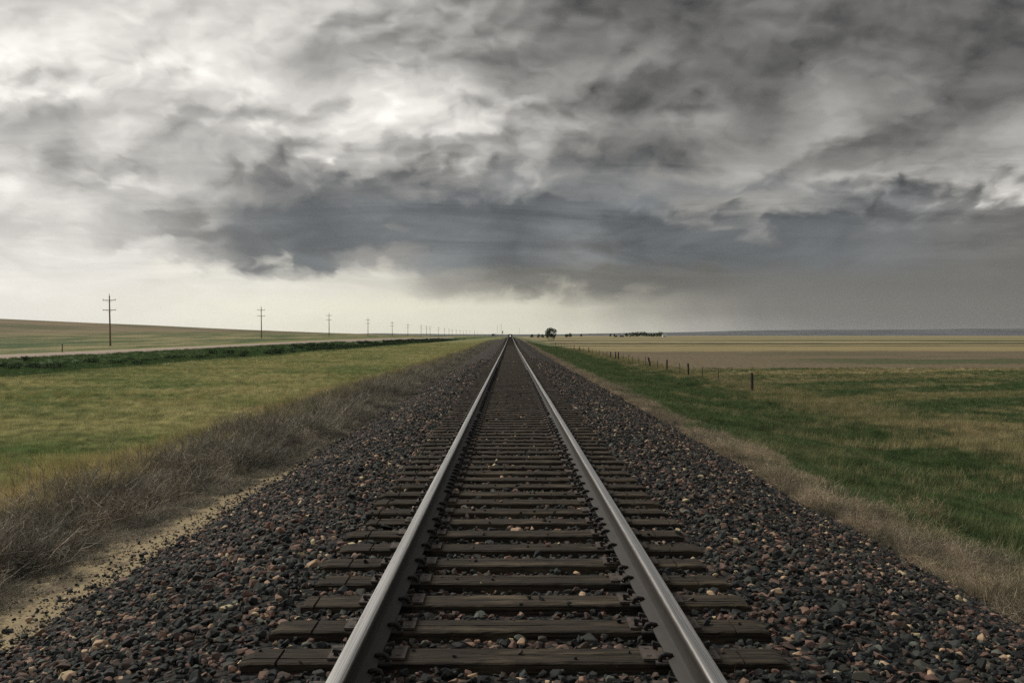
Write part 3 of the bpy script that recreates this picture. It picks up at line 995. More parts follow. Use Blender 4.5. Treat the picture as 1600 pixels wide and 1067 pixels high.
def stone_field(ylo, yhi, dens, smin, smax):
    n = int((yhi - ylo) * 9.6 * dens)
    x = RNG.uniform(-4.9, 4.7, n)
    y = RNG.uniform(ylo, yhi, n)
    toe_l = 3.86 + 0.10 * vnoise(y, y * 0 + 3, 1.7) + 0.08 * vnoise(y, y * 0, 0.5)
    toe_r = 4.5 + 0.2 * vnoise(y, y * 0 + 8, 1.3) + 0.1 * vnoise(y, y * 0 + 1, 0.4)
    r = RNG.random(n)
    d_l = -x - toe_l
    keep = np.where(x < 0, r < np.interp(d_l, [-0.12, 0.12, 0.5, 0.9], [1.0, 0.40, 0.10, 0.02]), r < np.clip(1.0 - (x - toe_r + 0.15) / 0.25, 0.02, 1))
    ty = np.array(tie_ys)
    j = np.clip(np.searchsorted(ty, y), 1, len(ty) - 1)
    dist = np.minimum(np.abs(y - ty[j]), np.abs(y - ty[j - 1]))
    on_tie = (np.abs(x) < 1.33) & (dist < 0.118 + 0.010)
    near_rail = np.abs(np.abs(x) - RX) < 0.125
    s = np.exp(RNG.normal(math.log((smin + smax) / 2), 0.36, n)).clip(smin * 0.6, smax * 1.7)
    keep &= ~(on_tie & ((RNG.random(n) > 0.035) | near_rail))
    keep &= ~(near_rail & (RNG.random(n) < 0.45))
    x, y, s, on_tie, near_rail = x[keep], y[keep], s[keep], on_tie[keep], near_rail[keep]
    z = np.maximum(bed_z(x, y), ground_at(x, y) + 0.004) + RNG.uniform(-0.012, 0.020, len(x))
    z = np.where(near_rail, z - 0.03, z)
    s = np.where(on_tie, s * 0.62, s)
    off_toe = (-x > 3.98) & (RNG.random(len(x)) < 0.8)
    s = np.where(off_toe, s * RNG.uniform(0.3, 0.75, len(x)), s)
    z = np.where(on_tie, TIE_TOP + track_p(y) + 0.3 * s, z)
    return np.stack([x, y, z], 1), s


P1, S1 = stone_field(2.6, 16, 560, 0.019, 0.036)
P2, S2 = stone_field(16, 34, 430, 0.023, 0.038)
P3, S3 = stone_field(34, 70, 170, 0.030, 0.046)
PP, SS = np.concatenate([P1, P2, P3]), np.concatenate([S1, S2, S3])
rot = np.stack([RNG.normal(0, 0.45, len(PP)), RNG.normal(0, 0.45, len(PP)), RNG.uniform(0, 6.28, len(PP))], 1)
scatter("ballast_stones", "crushed dark grey and reddish brown stones heaped around the railway ties", "crushed stone", PP, rot, SS,
        RNG.integers(0, 10, len(PP)), [rock_mesh(i) for i in range(10)])

n = 15000
y = 3.2 + 20.0 * RNG.random(n) ** 1.4
x = -3.8 - 1.25 * RNG.random(n) ** 1.3
pk = vnoise(x, y, 0.5) + 0.6 * vnoise(x, y, 0.15) + (-x < 4.2) * 0.8 > 0.0
x, y = x[pk], y[pk]
s = np.exp(RNG.normal(math.log(0.009), 0.4, len(x))).clip(0.003, 0.02)
rot = np.stack([RNG.normal(0, 0.4, len(x)), RNG.normal(0, 0.4, len(x)), RNG.uniform(0, 6.28, len(x))], 1)
scatter("sand_pebbles", "fine dark pebbles strewn over the sandy strip left of the ballast", "pebbles",
        np.stack([x, y, np.maximum(bed_z(x, y), ground_at(x, y)) + 0.2 * s], 1), rot, s, RNG.integers(0, 4, len(x)), [rock_mesh(50 + i) for i in range(4)])

# ---------------------------------------------------------------- grass and dry brush
def blades(name, mat, n, seed, spread=0.5, width=0.02, lean=0.45, hmin=0.5, seg=3, curl=0.5):
    """a unit-high tuft of thin curved blades"""
    rs = np.random.default_rng(seed)
    vs, fs = [], []
    for _ in range(n):
        a, rr = rs.uniform(0, 6.28), spread * math.sqrt(rs.random())
        bx_, by_ = rr * math.cos(a), rr * math.sin(a)
        h = rs.uniform(hmin, 1.0)
        la, lm = rs.uniform(0, 6.28), abs(rs.normal(0, lean)) * h
        w = width * rs.uniform(0.6, 1.3)
        wa = rs.uniform(0, 3.14)
        wx, wy_ = w * math.cos(wa), w * math.sin(wa)
        base = len(vs)
        for k in range(seg + 1):
            t = k / seg
            ox, oy = math.cos(la) * lm * t ** (1 + curl), math.sin(la) * lm * t ** (1 + curl)
            zz = h * t * (1 - 0.25 * t * lm)
            ww = (1 - t) ** 0.7
            if k < seg:
                vs += [(bx_ + ox - wx * ww, by_ + oy - wy_ * ww, zz), (bx_ + ox + wx * ww, by_ + oy + wy_ * ww, zz)]
            else:
                vs.append((bx_ + ox, by_ + oy, zz))
        for k in range(seg - 1):
            q = base + 2 * k
            fs.append((q, q + 1, q + 3, q + 2))
        q = base + 2 * (seg - 1)
        fs.append((q, q + 1, q + 2))
    return mesh_obj(name, vs, fs, mat, link=False)


def brush_mesh(name, mat, n, seed, width=0.006, flat=0.75, branches=3, rise=0.6):
    """a unit-wide tangle of thin crooked twigs"""
    rs = np.random.default_rng(seed)
    vs, fs = [], []

    def strip(pts, w0, w1):
        base = len(vs)
        side = Vector(rs.normal(size=3)).normalized()
        m = len(pts)
        for k, p in enumerate(pts):
            d = (pts[min(k + 1, m - 1)] - pts[max(k - 1, 0)])
            s = d.cross(side)
            s = s.normalized() if s.length > 1e-6 else Vector((1, 0, 0))
            w = w0 + (w1 - w0) * k / (m - 1)
            vs.append(tuple(p - s * w))
            vs.append(tuple(p + s * w))
        for k in range(m - 1):
            q = base + 2 * k
            fs.append((q, q + 1, q + 3, q + 2))

    for _ in range(n):
        a = rs.uniform(0, 6.28)
        r0 = 0.35 * math.sqrt(rs.random())
        p = Vector((r0 * math.cos(a), r0 * math.sin(a), rs.uniform(0, 0.12)))
        a2 = a + rs.normal(0, 0.9)
        el = rs.uniform(0.15, 1.45) * rise + 0.15
        d = Vector((math.cos(a2) * math.cos(el), math.sin(a2) * math.cos(el), math.sin(el) * flat))
        ln = rs.uniform(0.35, 0.95)
        pts = [p.copy()]
        for k in range(5):
            d = (d + Vector(rs.normal(size=3)) * 0.24).normalized()
            p = p + d * ln / 5
            if p.z < 0.01:
                p.z = 0.01 + 0.05 * rs.random()
                d.z = abs(d.z)
            pts.append(p.copy())
        w = width * rs.uniform(0.5, 1.4)
        strip(pts, w, w * 0.35)
        for _b in range(branches):
            k = rs.integers(1, 5)
            q = pts[k].copy()
            db = (pts[k + 1] - pts[k]).normalized() + Vector(rs.normal(size=3)) * 0.7
            bp = [q.copy()]
            for _k in range(3):
                db = (db + Vector(rs.normal(size=3)) * 0.25).normalized()
                q = q + db * ln * 0.13
                q.z = max(q.z, 0.01)
                bp.append(q.copy())
            strip(bp, w * 0.6, w * 0.25)
    return mesh_obj(name, vs, fs, mat, link=False)


def veg_mat(name, a_lo, a_hi, b_lo, b_hi, scale=0.22, t0=0.36, t1=0.62, stretch=(0.5, 1.0, 1.0), second=0.45, trans=0.25):
    m, n, b = new_mat(name, 0.75, 0.15)
    pos = world_pos(n)
    oi = n.node('ShaderNodeObjectInfo').outputs['Random']
    n4 = n.noise(n.vmath('MULTIPLY', pos, stretch), scale, 9.0, 0.66).outputs[0]
    n1 = n.noise(pos, 0.9, 8.0, 0.62).outputs[0]
    A = n.mix(oi, a_lo, a_hi)
    B = n.mix(oi, b_lo, b_hi)
    c = n.mix(n.rng(n4, t0, t1), A, B)
    c = n.mix(n.rng(n1, 0.44, 0.66, 0.0, second), c, B)
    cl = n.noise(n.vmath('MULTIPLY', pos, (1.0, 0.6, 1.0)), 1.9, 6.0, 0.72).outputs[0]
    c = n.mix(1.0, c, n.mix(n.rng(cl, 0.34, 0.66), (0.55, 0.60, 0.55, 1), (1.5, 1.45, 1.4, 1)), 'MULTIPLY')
    n.put(b.inputs['Base Color'], c)
    tr = n.node('ShaderNodeBsdfTranslucent')
    n.put(tr.inputs[0], c)
    mx = n.node('ShaderNodeMixShader')
    mx.inputs[0].default_value = trans
    out = m.node_tree.nodes['Material Output']
    n.l.new(b.outputs[0], mx.inputs[1])
    n.l.new(tr.outputs[0], mx.inputs[2])
    n.l.new(mx.outputs[0], out.inputs[0])
    return m


M_MEADOW = veg_mat("meadow_grass", (0.080, 0.122, 0.042, 1), (0.21, 0.265, 0.105, 1), (0.21, 0.21, 0.085, 1), (0.50, 0.45, 0.24, 1), trans=0.35)
M_FRINGE = veg_mat("tall_dry_grass", (0.19, 0.18, 0.062, 1), (0.36, 0.31, 0.13, 1), (0.27, 0.22, 0.10, 1), (0.45, 0.36, 0.20, 1), trans=0.35)
M_SLOPE = veg_mat("lush_grass", (0.036, 0.066, 0.024, 1), (0.095, 0.140, 0.055, 1), (0.080, 0.100, 0.042, 1), (0.23, 0.22, 0.115, 1), t0=0.48, t1=0.70, second=0.45)
M_STRAW = veg_mat("pale_straw", (0.19, 0.165, 0.090, 1), (0.36, 0.30, 0.17, 1), (0.12, 0.125, 0.050, 1), (0.24, 0.22, 0.11, 1))
M_SWALE = veg_mat("dark_swale_grass", (0.036, 0.078, 0.026, 1), (0.075, 0.125, 0.046, 1), (0.055, 0.095, 0.034, 1), (0.11, 0.145, 0.058, 1))
M_BRUSH = veg_mat("dead_brush", (0.034, 0.033, 0.029, 1), (0.175, 0.162, 0.138, 1), (0.085, 0.080, 0.065, 1), (0.38, 0.34, 0.27, 1), scale=0.5, trans=0.05)
M_TWIG = veg_mat("bleached_twigs", (0.17, 0.14, 0.11, 1), (0.30, 0.25, 0.20, 1), (0.12, 0.10, 0.08, 1), (0.24, 0.20, 0.15, 1), scale=0.5, trans=0.05)
M_RBRUSH = veg_mat("dry_weeds", (0.095, 0.080, 0.064, 1), (0.25, 0.21, 0.165, 1), (0.18, 0.15, 0.105, 1), (0.42, 0.345, 0.24, 1), scale=0.5, trans=0.1)
M_TUMBLE = veg_mat("straw_bush", (0.24, 0.19, 0.12, 1), (0.38, 0.31, 0.20, 1), (0.20, 0.16, 0.10, 1), (0.34, 0.28, 0.18, 1), trans=0.15)
M_BUSH = veg_mat("bush_leaf", (0.010, 0.024, 0.010, 1), (0.028, 0.048, 0.018, 1), (0.016, 0.032, 0.012, 1), (0.035, 0.055, 0.022, 1))


def strip_points(n, ylo, yhi, x_of, power=1.0):
    """points with y spread so density per metre falls with distance when power > 1"""
    t = RNG.random(n)
    y = ylo * (yhi / ylo) ** t if power > 1 else ylo + (yhi - ylo) * t
    x = x_of(y, RNG.random(n))
    return x, y


def in_view(x, y, extra=1.5):
    return (np.abs(x - CX) < 0.545 * y + extra + 0.8) & (y > 2.0)


def do_scatter(name, label, cat, xs, ys, sc, variants, sink=0.01, tilt=0.08):
    keep = in_view(xs, ys)
    xs, ys, sc = xs[keep], ys[keep], sc[keep]
    z = np.maximum(ground_at(xs, ys), np.where(np.abs(xs) < 4.7, bed_z(xs, ys), -99)) - sink
    rot = np.stack([RNG.normal(0, tilt, len(xs)), RNG.normal(0, tilt, len(xs)), RNG.uniform(0, 6.28, len(xs))], 1)
    return scatter(name, label, cat, np.stack([xs, ys, z], 1), rot, sc, RNG.integers(0, len(variants), len(xs)), variants)


cat_ = np.concatenate
# left meadow
nA, nB, nC = 26000, 42000, 36000
y1 = RNG.uniform(11, 34, nA)
x1 = -6.3 - (0.55 * y1 + 2 - 6.3).clip(0) * RNG.random(nA)
y2 = RNG.uniform(30, 85, nB)
x2 = -6.3 - np.minimum(0.55 * y2 - 4, 26.0) * RNG.random(nB)
y3 = RNG.uniform(75, 330, nC)
x3 = -6.5 - 25.0 * RNG.random(nC)
s1 = RNG.uniform(0.09, 0.19, nA)
s2 = RNG.uniform(0.11, 0.24, nB)
s3 = RNG.uniform(0.18, 0.36, nC)
X, Y, S = cat_([x1, x2, x3]), cat_([y1, y2, y3]), cat_([s1, s2, s3])
S = S * (1.0 + 0.35 * vnoise(X, Y, 4.0))
k = S > 0
do_scatter("meadow_grass", "short olive green and yellow meadow grass filling the field left of the track", "grass", X[k], Y[k], S[k],
           [blades("t", M_MEADOW, 42, 10 + i, 0.95, 0.022, 0.5, 0.4) for i in range(5)])
n = 12000
Y = 11 * (240 / 11.0) ** RNG.random(n)
X = -6.6 - 24.0 * RNG.random(n)
k = vnoise(X, Y, 5.0) > -0.1
do_scatter("straw_heads", "pale taller grass stalks scattered through the meadow", "grass", X[k], Y[k], (RNG.uniform(0.16, 0.33, n) * (1 + 0.002 * Y))[k],
           [blades("t", M_FRINGE, 20, 140 + i, 0.6, 0.014, 0.4, 0.5, 3) for i in range(3)])
# swale grass
n = 26000
Y = 40 * (330 / 40.0) ** RNG.random(n)
X = RNG.uniform(-56, -28, n)
do_scatter("swale_grass", "dark green grass in the hollow beside the gravel road", "grass", X, Y, 0.14 + 0.0011 * Y + 0.06 * RNG.random(n),
           [blades("t", M_SWALE, 34, 20 + i, 1.0, 0.03, 0.5, 0.4) for i in range(3)])
# tall dry fringe between brush and meadow
n = 20000
Y = 6.5 * (260 / 6.5) ** RNG.random(n)
X = -6.25 - 0.35 * vnoise(Y, Y * 0, 3.0) - np.abs(RNG.normal(0, 0.85, n))
do_scatter("dry_fringe_grass", "tall yellow grass along the edge of the dead brush", "grass", X, Y, RNG.uniform(0.22, 0.46, n),
           [blades("t", M_FRINGE, 34, 30 + i, 0.42, 0.010, 0.42, 0.5, 4) for i in range(4)])
n = 6500
Y = 20 * (330 / 20.0) ** RNG.random(n)
X = -5.9 - 0.3 * vnoise(Y, Y * 0, 3.0) - np.abs(RNG.normal(0, 0.6, n))
do_scatter("pale_fringe_grass", "pale straw grass behind the dead brush farther along the track", "grass", X, Y, RNG.uniform(0.32, 0.60, n),
           [blades("t", M_STRAW, 26, 150 + i, 0.42, 0.013, 0.42, 0.5, 4) for i in range(3)])
# dead brush on the left
n = 5200
Y = 3.5 * (300 / 3.5) ** RNG.random(n)
lo = 4.95 + 0.28 * vnoise(Y, Y * 0 + 2, 2.2) - 0.50 * sm(12, 20, Y)
X = -(lo + (6.55 - lo) * RNG.random(n)) - 0.05
S = RNG.uniform(0.26, 0.78, n) * (1.0 + 0.5 * vnoise(X, Y, 1.3)).clip(0.45, 1.4) * (0.65 + 0.35 * np.clip((-X - lo) / 0.8, 0, 1))
do_scatter("dead_brush", "grey purple tangle of dead weeds between the sandy strip and the meadow", "dead brush", X, Y, S,
           [brush_mesh("b", M_BRUSH, 60, 40 + i, 0.0060) for i in range(8)], sink=0.03, tilt=0.2)
n = 3200
Y = 4.0 * (90 / 4.0) ** RNG.random(n)
X = -5.0 - 1.9 * RNG.random(n)
do_scatter("bleached_twigs", "pale bleached twigs sticking out of the dead brush", "dead twigs", X, Y, RNG.uniform(0.4, 0.8, n),
           [brush_mesh("b", M_TWIG, 8, 60 + i, 0.0062, branches=2) for i in range(5)], sink=0.03, tilt=0.3)
n = 420
Y = 3.6 * (16 / 3.6) ** RNG.random(n)
X = -4.95 - 1.4 * RNG.random(n)
do_scatter("broken_stalks", "long pale broken stalks over the near dead brush", "dead stalks", X, Y, RNG.uniform(0.45, 0.9, n),
           [brush_mesh("b", M_TWIG, 5, 160 + i, 0.0068, branches=3) for i in range(5)], sink=0.03, tilt=0.35)
# low litter running into the toe of the bank
n = 4200
Y = 4.0 * (120 / 4.0) ** RNG.random(n)
X = -4.45 - 0.9 * RNG.random(n) + 0.35 * sm(12, 20, Y)
S = RNG.uniform(0.12, 0.26, n)
k = (Y > 12) | (RNG.random(n) < 0.35) | (X < -4.80)
do_scatter("weed_litter", "flat dark scraps of dead weed lying on the sand", "weed litter", X[k], Y[k], S[k],
           [brush_mesh("b", M_BRUSH, 40, 70 + i, 0.008, flat=0.25, rise=0.25) for i in range(4)])
# right margin of dry weeds
n = 9000
Y = 4.0 * (300 / 4.0) ** RNG.random(n)
wid = 1.75 - 0.75 * sm(9, 17, Y) + 0.35 * vnoise(Y, Y * 0 + 5, 4.0)
X = 4.35 + 0.12 * vnoise(Y, Y * 0 + 8, 1.3) + wid * RNG.random(n)
do_scatter("dry_weeds", "pale brown dry weeds along the foot of the stone bank on the right", "dry weeds", X, Y, RNG.uniform(0.10, 0.34, n) * (1.0 + 0.5 * vnoise(X, Y, 1.3)),
           [brush_mesh("b", M_RBRUSH, 70, 80 + i, 0.0065) for i in range(6)], sink=0.02, tilt=0.2)
# lush slope on the right
nA, nB = 42000, 42000
Y = cat_([RNG.uniform(8, 36, nA), 34 * (300 / 34.0) ** RNG.random(nB)])
X = 4.9 + 10.4 * RNG.random(nA + nB)
S = cat_([RNG.uniform(0.13, 0.27, nA), RNG.uniform(0.17, 0.32, nB)])
S = S * (1.0 + 0.5 * vnoise(X, Y, 2.2))
k = (X > 5.85 - 0.6 * sm(12, 20, Y) + 0.6 * vnoise(X, Y, 1.6)) | (RNG.random(len(X)) < 0.16)
do_scatter("lush_grass", "thick dark green grass on the slope right of the track", "grass", X[k], Y[k], S[k],
           [blades("t", M_SLOPE, 44, 90 + i, 0.9, 0.020, 0.6, 0.45, 4) for i in range(5)])
# straw tufts through the slope and the fence line
nA, nB = 3000, 15000
Y = cat_([RNG.uniform(10, 60, nA), 20 * (260 / 20.0) ** RNG.random(nB)])
X = cat_([RNG.uniform(6.3, 14.5, nA), 15.4 + RNG.normal(0, 1.3, nB)])
k = (vnoise(X, Y, 3.5) > 0.05) | (X > 13.2)
do_scatter("straw_tufts", "pale straw coloured tufts in the grass and along the wire fence", "grass", X[k], Y[k], RNG.uniform(0.2, 0.48, len(X))[k],
           [blades("t", M_STRAW, 26, 110 + i, 0.45, 0.012, 0.45, 0.45, 4) for i in range(4)])
# rough weedy ground beyond the fence
n = 30000
Y = 26 * (105 / 26.0) ** RNG.random(n)
X = 16.0 + (0.55 * Y - 13).clip(1) * RNG.random(n)
t = vnoise(X + 0.55 * Y, (Y - 0.55 * X) * 3.0, 16.0) + 0.5 * vnoise(X, Y, 1.5) + 0.15
k = t > -0.05
do_scatter("field_weeds", "patches of green weeds in the field beyond the wire fence", "weeds", X[k], Y[k], RNG.uniform(0.14, 0.32, n)[k],
           [blades("t", M_SLOPE, 32, 120 + i, 0.9, 0.026, 0.6, 0.4) for i in range(3)])
k = t < 0.15
do_scatter("field_stubble", "pale dry stubble in the field beyond the wire fence", "stubble", X[k], Y[k], RNG.uniform(0.13, 0.34, n)[k],
           [blades("t", M_STRAW, 30, 130 + i, 0.9, 0.022, 0.5, 0.4) for i in range(3)])


# ---------------------------------------------------------------- single plants
def place(px, dist):
    """a point of the ground at a distance along the track, in the direction of a column of the photo"""
    x = CX + (px - 797) / 1556.0 * dist
    return x, dist, float(ground_at(x, dist))


for (px, d, s, mat, nm, lb, cat, kw) in (
        (1440, 15.3, 0.62, M_TUMBLE, "dry_bush", "round pale straw coloured dry bush standing in the green grass", "dry bush", dict(rise=1.0, width=0.006)),
        (1462, 12.9, 0.42, M_TUMBLE, "tumbleweed", "orange brown clump of dead stalks beside the brown weeds", "dead clump", dict(rise=0.8, width=0.007)),
        (1570, 9.2, 0.50, M_TUMBLE, "dry_bush", "bleached dry bush near the right edge at the foot of the stone bank", "dry bush", dict(rise=0.8, width=0.004))):
    x, y, z = place(px, d)
    o = brush_mesh(nm, mat, 210, int(px), flat=1.0, branches=4, **kw)
    COL.objects.link(o)
    o.location = (x, y, z - 0.02)
    o.scale = (s, s, s)
    tag(o, lb, cat)
x, y, z = place(1420, 13.8)
o = blades("grass_clump", M_BUSH, 160, 5, 0.5, 0.02, 0.8, 0.5, 4)
COL.objects.link(o)
o.location = (x, y, z)
o.scale = (0.34,) * 3
tag(o, "small dark green grass clump in front of the straw coloured bush", "grass clump")


def leaf_cloud(seed, lumps, n, size, mat, name, squash=0.8):
    """leaves spread through several lumps of a crown"""
    rs = np.random.default_rng(seed)
    vs, fs = [], []
    tot = sum(l[3] ** 2 for l in lumps)
    for (cx, cy, cz, r) in lumps:
        for _ in range(int(n * r * r / tot)):
            d = Vector(rs.normal(size=3)).normalized()
            p = Vector((cx, cy, cz)) + Vector((d.x, d.y, d.z * squash)) * r * (0.45 + 0.6 * rs.random() ** 0.6)
            a = Vector(rs.normal(size=3)).normalized()
            b_ = a.orthogonal().normalized()
            c_ = a.cross(b_)
            s = size * rs.uniform(0.6, 1.4)
            q = len(vs)
            vs += [tuple(p - b_ * s), tuple(p - c_ * s * 0.6), tuple(p + b_ * s), tuple(p + c_ * s * 0.6)]
            fs.append((q, q + 1, q + 2, q + 3))
    return mesh_obj(name, vs, fs, mat, link=False)


def low_bush(seed):
    rs = np.random.default_rng(seed)
    lumps = [(rs.uniform(-.5, .5), rs.uniform(-.4, .4), rs.uniform(0.18, 0.45), rs.uniform(0.22, 0.42)) for _ in range(6)]
    return leaf_cloud(seed, lumps, 420, 0.055, M_BUSH, "shrub")


BUSHES = [low_bush(200 + i) for i in range(4)]
spots = [(16, 100), (25, 97), (45, 100), (57, 99), (32, 104), (70, 101), (42, 110), (90, 98), (98, 103), (110, 112), (136, 117), (180, 112), (196, 124),
         (218, 112), (207, 130), (230, 128), (262, 136), (280, 140), (243, 133), (305, 140), (318, 142), (346, 148), (326, 128), (361, 158), (372, 150), (318, 155)]
for i, (px, d) in enumerate(spots):
    x, y, z = place(px, d)
    o = bpy.data.objects.new("shrub", BUSHES[i % 4].data)
    COL.objects.link(o)
    s = random.uniform(0.8, 1.4)
    o.location = (x, y, z - 0.05)
    o.scale = (s * 1.5, s, s * 0.8)
    o.rotation_euler = (0, 0, random.uniform(0, 6))
    tag(o, "low dark green shrub standing alone in the grassy hollow beside the gravel road", "shrub", "scattered shrubs in the hollow")
# where they grow together they read as one mass
n = 2400
Y = 165 * (760 / 165.0) ** RNG.random(n)
X = -33 - 20 * RNG.random(n)
k = RNG.random(n) < (0.10 + 0.90 * sm(210, 320, Y))
k &= vnoise(X, Y * 0.5, 16.0) > -0.5
do_scatter("shrub_thicket", "dark green thicket of low shrubs lining the road into the distance", "thicket", X[k], Y[k], RNG.uniform(0.8, 1.7, n)[k],
           [low_bush(220 + i) for i in range(4)], sink=0.1)

# ---------------------------------------------------------------- utility poles
M_POLE = make_wood("pole_wood", (0.15, 0.105, 0.075, 1), (0.27, 0.20, 0.145, 1), (0.30, 0.23, 0.17, 1), (30.0, 30.0, 2.0))
M_ARM = simple_mat("grey_arm_wood", (0.26, 0.225, 0.18), 0.9, 0.25, 20.0)
M_INS = simple_mat("dark_porcelain", (0.035, 0.022, 0.018), 0.3, 0.2, 5.0, 0.0, 0.6)
M_GALV = simple_mat("galvanised_steel", (0.22, 0.22, 0.21), 0.55, 0.2, 12.0, 0.6)


def ins(b, x, y, z):
    b.bar((x, y, z), (x, y, z + 0.14), 0.018, n=6)
    b.bar((x, y, z + 0.12), (x, y, z + 0.20), 0.075, 0.055, 10)
    b.bar((x, y, z + 0.20), (x, y, z + 0.26), 0.060, 0.040, 10)


def make_pole(H=9.9):
    root = empty("utility_pole")
    b = MB()
    b.tube([(0, 0, -0.6), (0.01, 0, H * 0.3), (-0.015, 0, H * 0.65), (0, 0, H)], [0.175, 0.16, 0.135, 0.105], 12)
    b.build("pole", M_POLE, root, smooth=True)
    for zz in (H - 0.95, H - 2.85):
        b = MB()
        b.box(-1.28, 1.28, -0.19, -0.09, zz - 0.06, zz + 0.06)
        arm = b.build("crossarm", M_ARM, root)
        b = MB()
        for s in (-1, 1):
            b.bar((s * 0.62, -0.20, zz - 0.05), (0, -0.16, zz - 0.52), 0.020, n=6)
        b.build("brace", M_GALV, arm)
        for s in (-1, 1):
            b = MB()
            if zz > H - 1.5:
                ins(b, s * 1.16, -0.14, zz + 0.05)
            else:
                b.bar((s * 1.16, -0.14, zz + 0.05), (s * 1.16, -0.14, zz + 0.13), 0.055, 0.04, 8)
            b.build("insulator", M_INS, arm)
    b = MB()
    b.bar((0, -0.02, H - 0.15), (0, -0.02, H + 0.22), 0.025, n=6)
    ins(b, 0, -0.02, H + 0.12)
    b.build("insulator", M_INS, root)
    return root


def copy_tree(o, parent=None):
    c = o.copy()
    COL.objects.link(c)
    c.parent = parent
    for ch in list(o.children):
        copy_tree(ch, c)
    return c


ORD = ["nearest", "second", "third", "fourth", "fifth", "sixth", "seventh", "eighth", "ninth", "tenth", "eleventh", "twelfth", "thirteenth",
       "fourteenth", "fifteenth", "sixteenth", "seventeenth", "eighteenth", "nineteenth", "twentieth"]
polepx = [(172.8, 194, 541), (408.7, 320, 528), (514.3, 434, 525), (575, 554, 525), (613, 668, 525.5), (637.3, 770, 525.5), (658, 884, 525.6), (666.5, 940, 525.6),
          (672, 983, 525.7), (685, 1097, 525.7), (694.5, 1193, 525.5), (701.5, 1290, 525.4), (706.5, 1375, 525), (713, 1470, 525), (719, 1580, 525),
          (724, 1690, 525), (728.5, 1800, 525), (734, 1960, 525), (746.5, 2350, 525), (753, 2600, 525)]
pole = make_pole()
for i, (px, d, by_) in enumerate(polepx):
    o = pole if i == 0 else copy_tree(pole)
    x, y, z = place(px, d)
    zi = CZ - (by_ - 524.5) / 1556.0 * d
    o.location = (x, y, min(z + 0.25, max(zi, z - 0.3)))
    o.rotation_euler = (0, math.radians(random.uniform(-0.7, 0.5) if i else -0.9), math.radians(random.uniform(-4, 4)))
    lb = ("%s wooden utility pole with two crossarms, the tallest, behind the gravel road" % ORD[i]) if i == 0 else \
         "%s wooden utility pole with two crossarms, counting from the near left into the distance" % ORD[i]
    tag(o, lb, "utility pole", "utility poles of the line along the road")

# a plain mast-like pole by the crossing road and small far things near the vanishing point
M_DARK = simple_mat("dark_paint", (0.02, 0.02, 0.02), 0.6, 0.2, 10.0)
M_GREEN = simple_mat("green_sign_paint", (0.018, 0.06, 0.042), 0.5, 0.15, 3.0)
M_WHITE = simple_mat("white_paint", (0.75, 0.74, 0.70), 0.6, 0.05, 3.0)
x, y, z = place(741.5, 1150)
b = MB()
b.bar((0, 0, -0.5), (0, 0, 9.6), 0.20, 0.14, 10)
po = b.build("wooden_pole", M_POLE)
po.location = (x, y, z)
tag(po, "plain dark wooden pole without crossarms, right of the far utility poles", "pole")

# marker post beside the road
root = empty("marker_post", place(97, 141))
root.location.x = -62.9 - 0.9
root.location.y = 63.8 / (700 / 1556.0)
root.location.z = float(ground_at(root.location.x, root.location.y))
b = MB()
b.bar((0, 0, -0.2), (0.02, 0, 1.35), 0.075, 0.065, 10)
b.build("post", simple_mat("old_post_wood", (0.055, 0.045, 0.034), 0.95, 0.3, 12.0), root)
b = MB()
b.bar((0.02, 0, 1.35), (0.02, 0, 1.42), 0.066, 0.05, 10)
b.build("cap", M_WHITE, root)
tag(root, "single dark post with a pale top at the far edge of the gravel road", "post")

# railway signal
x, y = -5.3, 700.0
z = float(ground_at(x, y))
top = CZ + (524.5 - 517.0) / 1556 * y
root = empty("railway_signal", (x, y, z))
b = MB()
b.bar((0, 0, -0.3), (0, 0, top - z - 0.2), 0.11, 0.09, 10)
b.box(-0.35, 0.35, -0.35, 0.35, -0.2, 1.1)
b.build("mast", M_GALV, root)
b = MB()
b.box(-0.34, 0.34, -0.06, 0.06, top - z - 1.7, top - z)
for k in range(3):
    b.bar((0, -0.30, top - z - 0.35 - 0.5 * k), (0, -0.06, top - z - 0.35 - 0.5 * k), 0.15, 0.15, 12)
b.build("signal_head", M_DARK, root)
b = MB()
b.box(-0.45, 0.45, 0.08, 0.6, top - z - 2.1, top - z - 2.0)
b.build("platform", M_GALV, root)
tag(root, "dark headed railway signal mast left of the vanishing point of the track", "railway signal")

# green road sign on two posts, and the post with small boards beside it
x, y, z = place(770.6, 1150)
root = empty("road_sign", (x, y, z))
zt = CZ + 3.0 / 1556 * y - z
b = MB()
b.box(-1.65, 1.65, -0.04, 0.04, zt - 2.3, zt)
b.build("panel", M_GREEN, root)
for s in (-1, 1):
    b = MB()
    b.bar((s * 1.2, 0.12, -0.3), (s * 1.2, 0.12, zt - 0.2), 0.075, n=8)
    b.build("post", M_GALV, root)
tag(root, "small dark green road sign on two posts beside the distant road", "road sign")
x, y, z = place(774.6, 1120)
root = empty("crossing_sign", (x, y, z))
b = MB()
b.bar((0, 0, -0.3), (0, 0, 5.1), 0.14, 0.12, 8)
b.build("post", M_DARK, root)
b = MB()
for a in (0.7, -0.7):
    M = Matrix.Translation((0, -0.16 - 0.03 * (a > 0), 4.6)) @ Matrix.Rotation(a, 4, 'Y')
    b.box(-0.75, 0.75, -0.012, 0.012, -0.12, 0.12, M)
b.build("crossed_boards", M_WHITE, root)
tag(root, "dark post with small crossed boards just right of the green road sign", "crossing sign")


